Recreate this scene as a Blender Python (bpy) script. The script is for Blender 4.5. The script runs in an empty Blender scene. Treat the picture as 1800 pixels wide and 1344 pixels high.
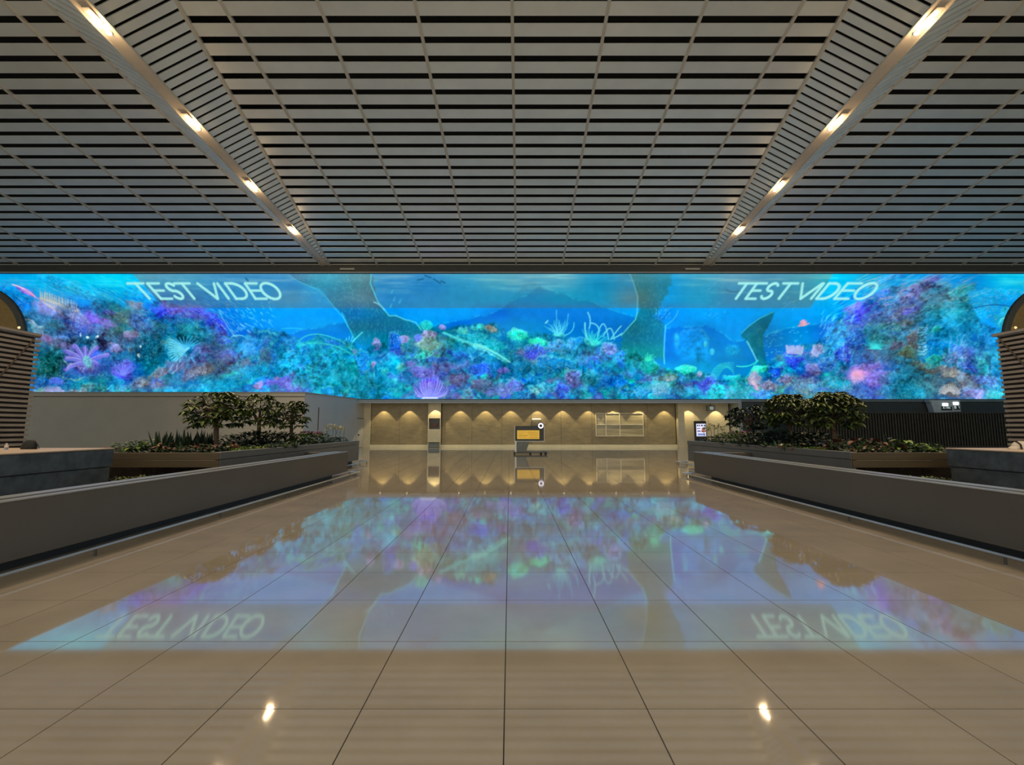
import bpy, math, random
import numpy as np
from mathutils import Vector, Matrix
R = math.radians
random.seed(4)
scene = bpy.context.scene
COL = scene.collection

# ---------------- camera ----------------
F_PX = 790.0; TILT = 80.0/790.0; H = 1.6
cam_data = bpy.data.cameras.new('camera')
cam_data.sensor_width = 36.0; cam_data.sensor_fit = 'HORIZONTAL'
cam_data.lens = 36.0*F_PX/1800.0
cam_data.shift_x = 4.0/1800.0
cam_data.clip_end = 300
cam = bpy.data.objects.new('camera', cam_data); COL.objects.link(cam)
cam.location = (0, 0, H)
cam.rotation_euler = (math.pi/2+math.atan(TILT), 0, 0)
scene.camera = cam

# ---------------- world, exposure ----------------
world = bpy.data.worlds.new('world'); scene.world = world; world.use_nodes = True
bg = world.node_tree.nodes['Background']
bg.inputs['Color'].default_value = (1.0, .92, .76, 1); bg.inputs['Strength'].default_value = .92
scene.view_settings.view_transform = 'Standard'; scene.view_settings.look = 'None'
scene.view_settings.exposure = 0.0; scene.view_settings.gamma = 1.0
scene.view_settings.use_curve_mapping = False
SCREEN_GAIN = 1.08
BULB = 45.0; GLOW = 30.0; STRIP_SPOT = 900.0; WALL_SPOT = 160.0

# ---------------- helpers ----------------
def tag(o, label=None, cat=None, group=None, kind=None):
    if label: o['label'] = label
    if cat: o['category'] = cat
    if group: o['group'] = group
    if kind: o['kind'] = kind
    return o
def empty(name, loc, label, cat, group=None):
    o = bpy.data.objects.new(name, None); COL.objects.link(o); o.location = loc
    o.empty_display_size = .1
    return tag(o, label, cat, group)
def ray(px, py):
    q = (672.0-py)/F_PX
    return (px-896.0)/F_PX, (q+TILT)/(1-q*TILT)
CT = 1/math.sqrt(1+TILT*TILT); ST = TILT*CT
def at(px, d, z):           # the world X of something measured at column px, distance d, height z
    return (px-896.0)/F_PX*(d*CT+(z-H)*ST)
def zat(py, d):             # height measured at row py on an upright at distance d
    return H+ray(0, py)[1]*d

class MB:
    def __init__(s): s.v = []; s.f = []; s.m = []
    def add(s, vs, fs, mi=0):
        n = len(s.v); s.v += [tuple(v) for v in vs]; s.f += [tuple(i+n for i in f) for f in fs]; s.m += [mi]*len(fs); return s
    def hexa(s, p, mi=0):   # p: 4 bottom points then 4 top points, both counter-clockwise seen from above
        return s.add(p, [(3, 2, 1, 0), (4, 5, 6, 7), (0, 1, 5, 4), (1, 2, 6, 5), (2, 3, 7, 6), (3, 0, 4, 7)], mi)
    def box(s, x0, x1, y0, y1, z0, z1, mi=0):
        return s.hexa([(x0, y0, z0), (x1, y0, z0), (x1, y1, z0), (x0, y1, z0), (x0, y0, z1), (x1, y0, z1), (x1, y1, z1), (x0, y1, z1)], mi)
    def bbox(s, x0, x1, y0, y1, z0, z1, b=.01, mi=0):   # box with bevelled top rim and sides
        P = []
        for z, i in ((z0, b), (z0+b, 0), (z1-b, 0), (z1, b)):
            P += [(x0+i, y0+i, z), (x1-i, y0+i, z), (x1-i, y1-i, z), (x0+i, y1-i, z)]
        F = [(3, 2, 1, 0), (12, 13, 14, 15)]
        for k in range(3):
            for j in range(4): F.append((k*4+j, k*4+(j+1) % 4, k*4+4+(j+1) % 4, k*4+4+j))
        return s.add(P, F, mi)
    def tube(s, pts, r, seg=8, mi=0, caps=True):
        pts = [Vector(p) for p in pts]; rs = r if isinstance(r, (list, tuple)) else [r]*len(pts)
        vs = []; n = len(pts)
        for i, p in enumerate(pts):
            t = (pts[min(i+1, n-1)]-pts[max(i-1, 0)]).normalized()
            u = t.cross(Vector((0, 0, 1)))
            if u.length < .05: u = t.cross(Vector((0, 1, 0)))
            u.normalize(); w = t.cross(u)
            for k in range(seg):
                a = 2*math.pi*k/seg; vs.append(p+(u*math.cos(a)+w*math.sin(a))*rs[i])
        fs = []
        for i in range(n-1):
            for k in range(seg):
                fs.append((i*seg+k, i*seg+(k+1) % seg, (i+1)*seg+(k+1) % seg, (i+1)*seg+k))
        if caps: fs += [tuple(range(seg)), tuple(range((n-1)*seg, n*seg))[::-1]]
        return s.add(vs, fs, mi)
    def lathe(s, c, prof, seg=16, axis='z', mi=0):
        vs = []
        for (r, h) in prof:
            for k in range(seg):
                a = 2*math.pi*k/seg; x, y = r*math.cos(a), r*math.sin(a)
                vs.append((c[0]+x, c[1]+y, c[2]+h) if axis == 'z' else (c[0]+x, c[1]+h, c[2]+y))
        fs = []; n = len(prof)
        for i in range(n-1):
            for k in range(seg): fs.append((i*seg+k, i*seg+(k+1) % seg, (i+1)*seg+(k+1) % seg, (i+1)*seg+k))
        fs += [tuple(range(seg))[::-1], tuple(range((n-1)*seg, n*seg))]
        return s.add(vs, fs, mi)
    def blade(s, base, dirv, L, W, bend=.2, n=4, mi=0, side=None):   # a leaf: midrib with two halves, folded a little
        d = Vector(dirv).normalized(); u = side or d.cross(Vector((0, 0, 1)))
        u = Vector(u)
        if u.length < .05: u = Vector((1, 0, 0))
        u.normalize(); nrm = u.cross(d)
        vs = []; b = Vector(base)
        for i in range(n+1):
            t = i/n; w = W*math.sin(math.pi*min(1, .12+.88*t)**.8)*.5 if i < n else 0
            c = b+d*L*t-Vector((0, 0, 1))*bend*L*t*t
            vs += [c-u*w+nrm*w*.35, c, c+u*w+nrm*w*.35]
        fs = []
        for i in range(n):
            a = i*3; fs += [(a, a+1, a+4, a+3), (a+1, a+2, a+5, a+4)]
        return s.add(vs, fs, mi)
    def build(s, name, mat, parent=None, smooth=False):
        me = bpy.data.meshes.new(name); me.from_pydata(s.v, [], s.f); me.update()
        for m in (mat if isinstance(mat, (list, tuple)) else [mat]): me.materials.append(m)
        if isinstance(mat, (list, tuple)): me.polygons.foreach_set('material_index', s.m)
        if smooth: me.polygons.foreach_set('use_smooth', [True]*len(me.polygons))
        o = bpy.data.objects.new(name, me); COL.objects.link(o)
        if parent:
            o.parent = parent
            if parent.type == 'EMPTY' or any(parent.location): o.matrix_parent_inverse = Matrix.Translation(-parent.location)
        return o

def mat(name, col, rough=.6, metal=0, var=.12, scale=3.0, bump=0.0, bscale=60.0, ior=1.5, rv=0.0, per_obj=0.0, spec=.5, stretch=(1, 1, 1), trans=0, col2=None):
    m = bpy.data.materials.new(name); m.use_nodes = True; nt = m.node_tree; N = nt.nodes; L = nt.links
    b = N['Principled BSDF']
    geo = N.new('ShaderNodeNewGeometry'); mp = N.new('ShaderNodeMapping'); mp.inputs['Scale'].default_value = stretch
    L.new(geo.outputs['Position'], mp.inputs['Vector'])
    no = N.new('ShaderNodeTexNoise'); no.inputs['Scale'].default_value = scale; no.inputs['Detail'].default_value = 5
    L.new(mp.outputs[0], no.inputs['Vector'])
    cr = N.new('ShaderNodeMix'); cr.data_type = 'RGBA'
    c2 = col2 or [c*(1+var) for c in col]; c1 = col if col2 else [c*(1-var) for c in col]
    cr.inputs[6].default_value = (*c1, 1); cr.inputs[7].default_value = (*c2, 1)
    mr = N.new('ShaderNodeMapRange'); mr.inputs[1].default_value = .3; mr.inputs[2].default_value = .7
    L.new(no.outputs['Fac'], mr.inputs[0]); L.new(mr.outputs[0], cr.inputs[0])
    out = cr.outputs[2]
    if per_obj:
        oi = N.new('ShaderNodeObjectInfo'); hs = N.new('ShaderNodeHueSaturation'); m2 = N.new('ShaderNodeMapRange')
        m2.inputs[3].default_value = 1-per_obj; m2.inputs[4].default_value = 1+per_obj
        L.new(oi.outputs['Random'], m2.inputs[0]); L.new(m2.outputs[0], hs.inputs['Value']); L.new(out, hs.inputs['Color']); out = hs.outputs[0]
    L.new(out, b.inputs['Base Color'])
    b.inputs['Roughness'].default_value = rough; b.inputs['Metallic'].default_value = metal
    b.inputs['IOR'].default_value = ior; b.inputs['Specular IOR Level'].default_value = spec
    if trans: b.inputs['Transmission Weight'].default_value = trans
    if rv:
        r2 = N.new('ShaderNodeMapRange'); r2.inputs[3].default_value = rough-rv; r2.inputs[4].default_value = rough+rv
        L.new(no.outputs['Fac'], r2.inputs[0]); L.new(r2.outputs[0], b.inputs['Roughness'])
    if bump:
        n2 = N.new('ShaderNodeTexNoise'); n2.inputs['Scale'].default_value = bscale; n2.inputs['Detail'].default_value = 3
        L.new(geo.outputs['Position'], n2.inputs['Vector'])
        bp = N.new('ShaderNodeBump'); bp.inputs['Strength'].default_value = bump; bp.inputs['Distance'].default_value = .01
        L.new(n2.outputs['Fac'], bp.inputs['Height']); L.new(bp.outputs[0], b.inputs['Normal'])
    return m
def emit(name, col, s):
    m = bpy.data.materials.new(name); m.use_nodes = True; N = m.node_tree.nodes
    b = N['Principled BSDF']; b.inputs['Base Color'].default_value = (*[c*.3 for c in col], 1)
    b.inputs['Emission Color'].default_value = (*col, 1); b.inputs['Emission Strength'].default_value = s
    return m
def S(r, g, b):   # sRGB bytes to linear
    f = lambda c: (c/255/12.92) if c <= 10 else (((c/255)+.055)/1.055)**2.4
    return (f(r), f(g), f(b))
ORD = ['first', 'second', 'third', 'fourth', 'fifth', 'sixth', 'seventh', 'eighth', 'ninth', 'tenth', 'eleventh', 'twelfth', 'thirteenth', 'fourteenth']

M = {}
M['tile'] = mat('polished_stone_tile', (.37, .312, .235), .042, var=.09, scale=1.6, ior=2.9, rv=.012, per_obj=.03)
M['grout'] = mat('dark_grout', (.035, .03, .025), .8)
M['slat'] = mat('ceiling_metal_slat', (.83, .87, .84), .42, .65, var=.05, scale=1.0, bump=.08, bscale=400, per_obj=.04)
M['capm'] = mat('satin_metal_cap', (.32, .32, .31), .35, .3, var=.05)
M['rail'] = mat('ceiling_rail_metal', (.46, .45, .41), .4, var=.05)
M['plenum'] = mat('dark_plenum', (.012, .013, .012), .9)
M['strip'] = mat('light_strip_panel', (.55, .5, .43), .35, var=.04)
M['dark'] = mat('dark_frame', (.03, .036, .038), .5)
M['fascia'] = mat('grey_fascia', (.33, .35, .33), .4, var=.05)
M['white'] = mat('pale_painted_wall', (.46, .455, .42), .6, var=.04, scale=.8, bump=.05, bscale=200)
M['brown'] = mat('bronze_wall_panel', (.30, .245, .14), .35, var=.15, scale=2.0, stretch=(1, 1, 3))
M['ledge'] = mat('cream_ledge', (.80, .74, .52), .3, var=.04)
M['beige'] = mat('beige_wall_panel', (.62, .55, .38), .4, var=.06)
M['greenwall'] = mat('dark_green_grey_wall', (.04, .047, .043), .6)
M['darkslat'] = mat('dark_timber_slat', (.052, .041, .024), .55, var=.25, per_obj=.12)
M['barrier'] = mat('grey_barrier_panel', (.088, .082, .072), .34, var=.06, scale=.7, bump=.06, bscale=500)
M['steel'] = mat('brushed_steel', (.62, .63, .62), .3, .6, var=.06, scale=4)
M['darksteel'] = mat('dark_steel', (.10, .10, .10), .4, .8)
M['granite'] = mat('blue_grey_granite', (.085, .10, .112), .55, var=.35, scale=5, bump=.3, bscale=90)
M['seat'] = mat('pale_wood_seat_top', (.55, .42, .31), .45, var=.12, scale=3, stretch=(.4, 3, 1))
M['wood'] = mat('brown_wood_board', (.075, .054, .028), .5, var=.12, scale=4, stretch=(.3, 3, 3))
M['planter'] = mat('grey_planter_panel', (.13, .135, .135), .3, var=.05)
M['louvre'] = mat('brown_grey_louvre', (.20, .178, .15), .5, var=.1, per_obj=.06)
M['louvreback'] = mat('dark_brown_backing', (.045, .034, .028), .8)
M['gold'] = mat('gold_mesh_panel', (.22, .15, .055), .38, .6, var=.15, scale=8, bump=.4, bscale=40)
M['soil'] = mat('dark_soil', (.02, .015, .01), .95, var=.4, scale=12, bump=.8, bscale=40)
M['bark'] = mat('tree_bark', (.10, .065, .04), .85, var=.3, scale=12, bump=.6, bscale=50)
M['leaf'] = mat('green_leaf', (.095, .135, .035), .42, var=.5, scale=4)
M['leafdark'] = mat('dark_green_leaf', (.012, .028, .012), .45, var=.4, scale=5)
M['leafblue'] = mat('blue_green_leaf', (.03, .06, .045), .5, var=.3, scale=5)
M['lime'] = mat('lime_leaf', (.16, .25, .03), .5, var=.4, scale=6)
M['grass'] = mat('mid_green_leaf', (.04, .10, .015), .5, var=.4, scale=6)
M['red'] = mat('red_brown_leaf', (.11, .024, .012), .5, var=.5, scale=5)
M['cream'] = mat('cream_variegated_leaf', (.28, .25, .16), .5, var=.3, scale=8)
M['pink'] = mat('pink_petal', (.42, .16, .25), .6, var=.3, scale=8)
M['petal'] = mat('cream_white_petal', (.75, .72, .48), .55, var=.15, scale=8)
M['rose'] = mat('dusty_rose_petal', (.35, .13, .09), .6, var=.3)
M['white_plastic'] = mat('pale_grey_casing', (.5, .52, .5), .4)
M['grey_case'] = mat('grey_green_casing', (.16, .19, .185), .35)
M['black'] = mat('black_cloth', (.006, .006, .007), .7)
M['cloth'] = mat('pale_cloth', (.62, .55, .47), .85, var=.1, bump=.4, bscale=60)
M['clear'] = mat('clear_plastic', (.85, .88, .88), .1, trans=.9, ior=1.35)
# ---- the artwork shown on the video screen, painted with numpy on a canvas ----
# tones of the picture in a coarse grid (rows by height, columns every 60)
TONES = '''
495: 20,150,220 15,170,225 10,190,230 10,205,238 70,150,185 | 70,150,185 60,140,190 60,140,190 60,135,185 60,160,190 | 80,140,155 60,140,190 40,130,190 50,150,190 80,165,185 | 90,160,180 90,170,190 20,140,185 60,130,150 30,140,180 | 60,160,190 90,155,180 70,140,170 70,150,170 15,195,230 | 60,170,210 50,140,200 60,120,180 20,120,190 15,190,225
525: 20,120,205 120,150,190 40,150,215 20,140,190 50,130,200 | 60,110,160 50,130,185 50,135,190 75,140,175 50,140,185 | 80,130,150 40,130,190 40,130,185 35,135,180 35,140,180 | 30,130,180 20,140,180 15,140,185 80,120,125 20,140,190 | 30,150,190 60,130,165 60,130,160 60,140,165 15,175,235 | 30,140,220 90,120,180 80,130,160 40,150,180 15,150,215
550: 20,100,160 100,130,190 80,100,190 70,120,140 40,90,200 | 90,90,190 20,110,210 15,150,230 15,155,238 15,150,235 | 20,115,180 15,130,190 15,150,232 15,150,230 20,110,200 | 20,120,205 20,120,210 20,125,210 15,140,200 20,130,205 | 15,155,235 15,150,230 20,140,200 15,155,235 15,160,235 | 80,90,210 90,110,160 40,150,170 20,145,190 20,150,200
575: 30,110,150 60,110,140 110,90,200 80,110,130 50,110,150 | 20,120,150 40,90,200 20,140,225 15,150,235 15,150,230 | 20,110,150 20,110,150 20,150,190 15,120,190 40,140,180 | 20,150,205 20,140,215 20,130,210 20,110,150 15,140,220 | 15,130,210 15,145,225 20,110,150 15,140,215 60,130,220 | 50,110,150 70,120,140 20,130,170 20,140,200 20,150,200
600: 80,110,150 110,110,160 20,70,100 90,100,150 15,90,120 | 20,110,140 60,110,160 25,130,215 30,140,205 20,140,205 | 20,150,200 20,120,170 120,150,170 30,170,185 20,150,190 | 30,190,185 40,150,205 30,160,200 20,115,150 20,140,215 | 20,140,210 15,140,215 20,110,150 20,150,215 50,130,220 | 30,110,140 70,100,120 20,130,190 30,130,200 20,150,200
625: 20,100,130 15,90,110 110,90,200 60,100,160 10,95,125 | 40,140,190 90,90,150 50,120,170 20,150,210 20,150,190 | 20,160,205 30,110,200 60,140,150 30,110,190 30,170,190 | 60,100,190 30,140,185 80,140,210 20,140,160 20,145,210 | 20,150,220 20,140,200 20,120,180 90,130,220 40,110,190 | 80,110,160 70,100,110 30,140,170 70,120,190 25,160,200
650: 15,90,110 15,80,90 110,90,190 60,80,190 15,110,140 | 110,110,160 80,100,120 30,140,190 20,150,205 20,135,170 | 20,140,170 20,160,205 80,100,180 60,110,180 30,100,190 | 20,120,160 30,120,160 20,130,200 30,150,190 30,170,190 | 30,180,200 20,150,200 20,160,190 40,90,200 50,120,180 | 150,90,200 40,110,140 80,110,120 60,110,160 25,150,200
675: 40,100,150 50,100,170 30,140,150 30,110,190 120,120,150 | 40,130,190 20,150,190 40,140,205 90,130,205 20,160,190 | 15,125,150 20,150,190 110,90,210 90,110,160 60,110,160 | 30,130,190 70,110,180 20,110,160 15,130,190 80,150,170 | 60,110,210 30,170,195 110,120,170 100,120,160 40,140,170 | 130,100,200 15,110,140 100,115,125 90,120,160 50,150,210
695: 80,140,180 120,150,200 110,130,150 60,150,180 40,140,190 | 20,150,190 15,160,210 60,120,190 140,100,190 30,190,220 | 15,130,155 20,150,190 110,130,230 70,120,170 70,120,180 | 60,130,180 50,120,190 30,120,160 30,150,190 60,140,190 | 40,160,200 50,170,200 60,150,200 80,130,150 110,130,190 | 110,110,190 15,120,150 80,120,140 130,140,200 40,170,200
'''
PX0, PX1, PY0, PY1 = -60, 1860, 479, 703
CW, CH = PX1-PX0, PY1-PY0
rng = np.random.RandomState(7)
GY, GX = np.mgrid[0:CH, 0:CW].astype(np.float32)
GX = GX + PX0; GY = GY + PY0

def vnoise(sx, sy, seed):
    r = np.random.RandomState(seed)
    gw = int(CW/sx)+3; gh = int(CH/sy)+3
    g = r.rand(gh, gw).astype(np.float32)
    x = (GX-PX0)/sx; y = (GY-PY0)/sy
    xi = x.astype(int); yi = y.astype(int)
    fx = x-xi; fy = y-yi
    fx = fx*fx*(3-2*fx); fy = fy*fy*(3-2*fy)
    return (g[yi, xi]*(1-fx)+g[yi, xi+1]*fx)*(1-fy)+(g[yi+1, xi]*(1-fx)+g[yi+1, xi+1]*fx)*fy
def fbm(s, seed, octv=5, asp=1.0):
    out = np.zeros((CH, CW), np.float32); a = 1.0; t = 0
    for o in range(octv):
        out += a*vnoise(max(1.3, s*asp/2**o), max(1.3, s/2**o), seed+o*17); t += a; a *= .6
    return out/t
def sm(x, a, b):
    t = np.clip((x-a)/(b-a), 0, 1); return t*t*(3-2*t)
def c3(c): return np.array(c, np.float32)/255.
CAN = np.zeros((CH, CW, 3), np.float32)
def mixin(m, col):
    global CAN
    CAN += m[..., None]*(c3(col)-CAN)
def interp(x, pts):
    p = np.array(pts, float); return np.interp(x, p[:, 0], p[:, 1]).astype(np.float32)
N1 = fbm(26, 11); N2 = fbm(60, 41); N3 = fbm(9, 71, 4); N4 = fbm(14, 91, 4)
def box(x0, y0, x1, y1):
    a = max(0, int(y0-PY0)); b = min(CH, int(y1-PY0)+1); c = max(0, int(x0-PX0)); d = min(CW, int(x1-PX0)+1)
    return slice(a, max(a, b)), slice(c, max(c, d))
def blob(x, y, rx, ry, col, al=.8, ang=0, soft=.5, rough=.35, rim=0, rimcol=(120, 240, 235), spk=0, spkcol=(220, 250, 245)):
    R = max(rx, ry)*1.6+4
    s = box(x-R, y-R, x+R, y+R)
    if s[0].start >= s[0].stop or s[1].start >= s[1].stop: return
    gx = GX[s]-x; gy = GY[s]-y; ca, sa = math.cos(math.radians(ang)), math.sin(math.radians(ang))
    u = (gx*ca+gy*sa)/rx; v = (-gx*sa+gy*ca)/ry
    r = np.sqrt(u*u+v*v)+(N1[s]-.5)*rough*2.6+(N3[s]-.5)*rough*2.2
    m = 1-sm(r, 1-soft, 1.0)
    tex = .82+.6*N3[s]+.5*(N4[s]-.5)
    shade = (1.12-.28*np.clip(v*.5+.5, 0, 1))
    c = c3(col)[None, None]*(tex*shade)[..., None]
    CAN[s] += (m*al)[..., None]*(c-CAN[s])
    if rim:
        e = np.exp(-((r-(1-soft*.5))/.09)**2)*sm(-v, -.3, .6)*rim
        CAN[s] += e[..., None]*(c3(rimcol)-CAN[s])
    if spk:
        rs = np.random.RandomState(int(abs(x*7+y*13)) % 99991)
        q = (rs.rand(*m.shape) < spk).astype(np.float32)*m*.55
        CAN[s] += q[..., None]*(c3(spkcol)-CAN[s])
def stroke(pts, w, col, al=.8, taper=0):
    p = np.array(pts, float)
    n = len(p)-1
    for i in range(n):
        (x0, y0), (x1, y1) = p[i], p[i+1]
        w0 = w*(1-taper*i/n); w1 = w*(1-taper*(i+1)/n)
        s = box(min(x0, x1)-w-1.5, min(y0, y1)-w-1.5, max(x0, x1)+w+1.5, max(y0, y1)+w+1.5)
        gx = GX[s]; gy = GY[s]
        if gx.size == 0: continue
        L2 = (x1-x0)**2+(y1-y0)**2+1e-6
        t = np.clip(((gx-x0)*(x1-x0)+(gy-y0)*(y1-y0))/L2, 0, 1)
        d = np.sqrt((gx-x0-t*(x1-x0))**2+(gy-y0-t*(y1-y0))**2)
        ww = (w0+(w1-w0)*t)/2
        m = np.clip(ww+.5-d, 0, 1)*np.clip(ww*2, .35, 1)
        CAN[s] += (m*al)[..., None]*(c3(col)-CAN[s])
def curve(p0, p1, p2, n=8):
    return [((1-t)**2*p0[0]+2*t*(1-t)*p1[0]+t*t*p2[0], (1-t)**2*p0[1]+2*t*(1-t)*p1[1]+t*t*p2[1]) for t in [i/n for i in range(n+1)]]
def spray(x, y, n, l0, l1, a0, a1, col, w=1.2, al=.7, bend=.25):
    for i in range(n):
        a = math.radians(a0+(a1-a0)*(i+rng.rand()*.8)/n); L = l0+(l1-l0)*rng.rand()
        ex, ey = x+L*math.cos(a), y-L*math.sin(a)
        b = (rng.rand()-.5)*2*bend*L
        stroke(curve((x+rng.rand()*3-1.5, y), ((x+ex)/2-math.sin(a)*b, (y+ey)/2-math.cos(a)*b), (ex, ey), 5), w, col, al, .4)
def flecks(x0, y0, x1, y1, n, L, ang, col, w=1.2, al=.6, da=12, fn=None):
    for i in range(n):
        x = x0+(x1-x0)*rng.rand(); y = y0+(y1-y0)*rng.rand()
        if fn and not fn(x, y): continue
        a = math.radians(ang+da*(rng.rand()-.5)*2); l = L*(.4+rng.rand())
        stroke([(x, y), (x+l*math.cos(a), y-l*math.sin(a))], w, col, al*(.5+.5*rng.rand()), .5)

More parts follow.
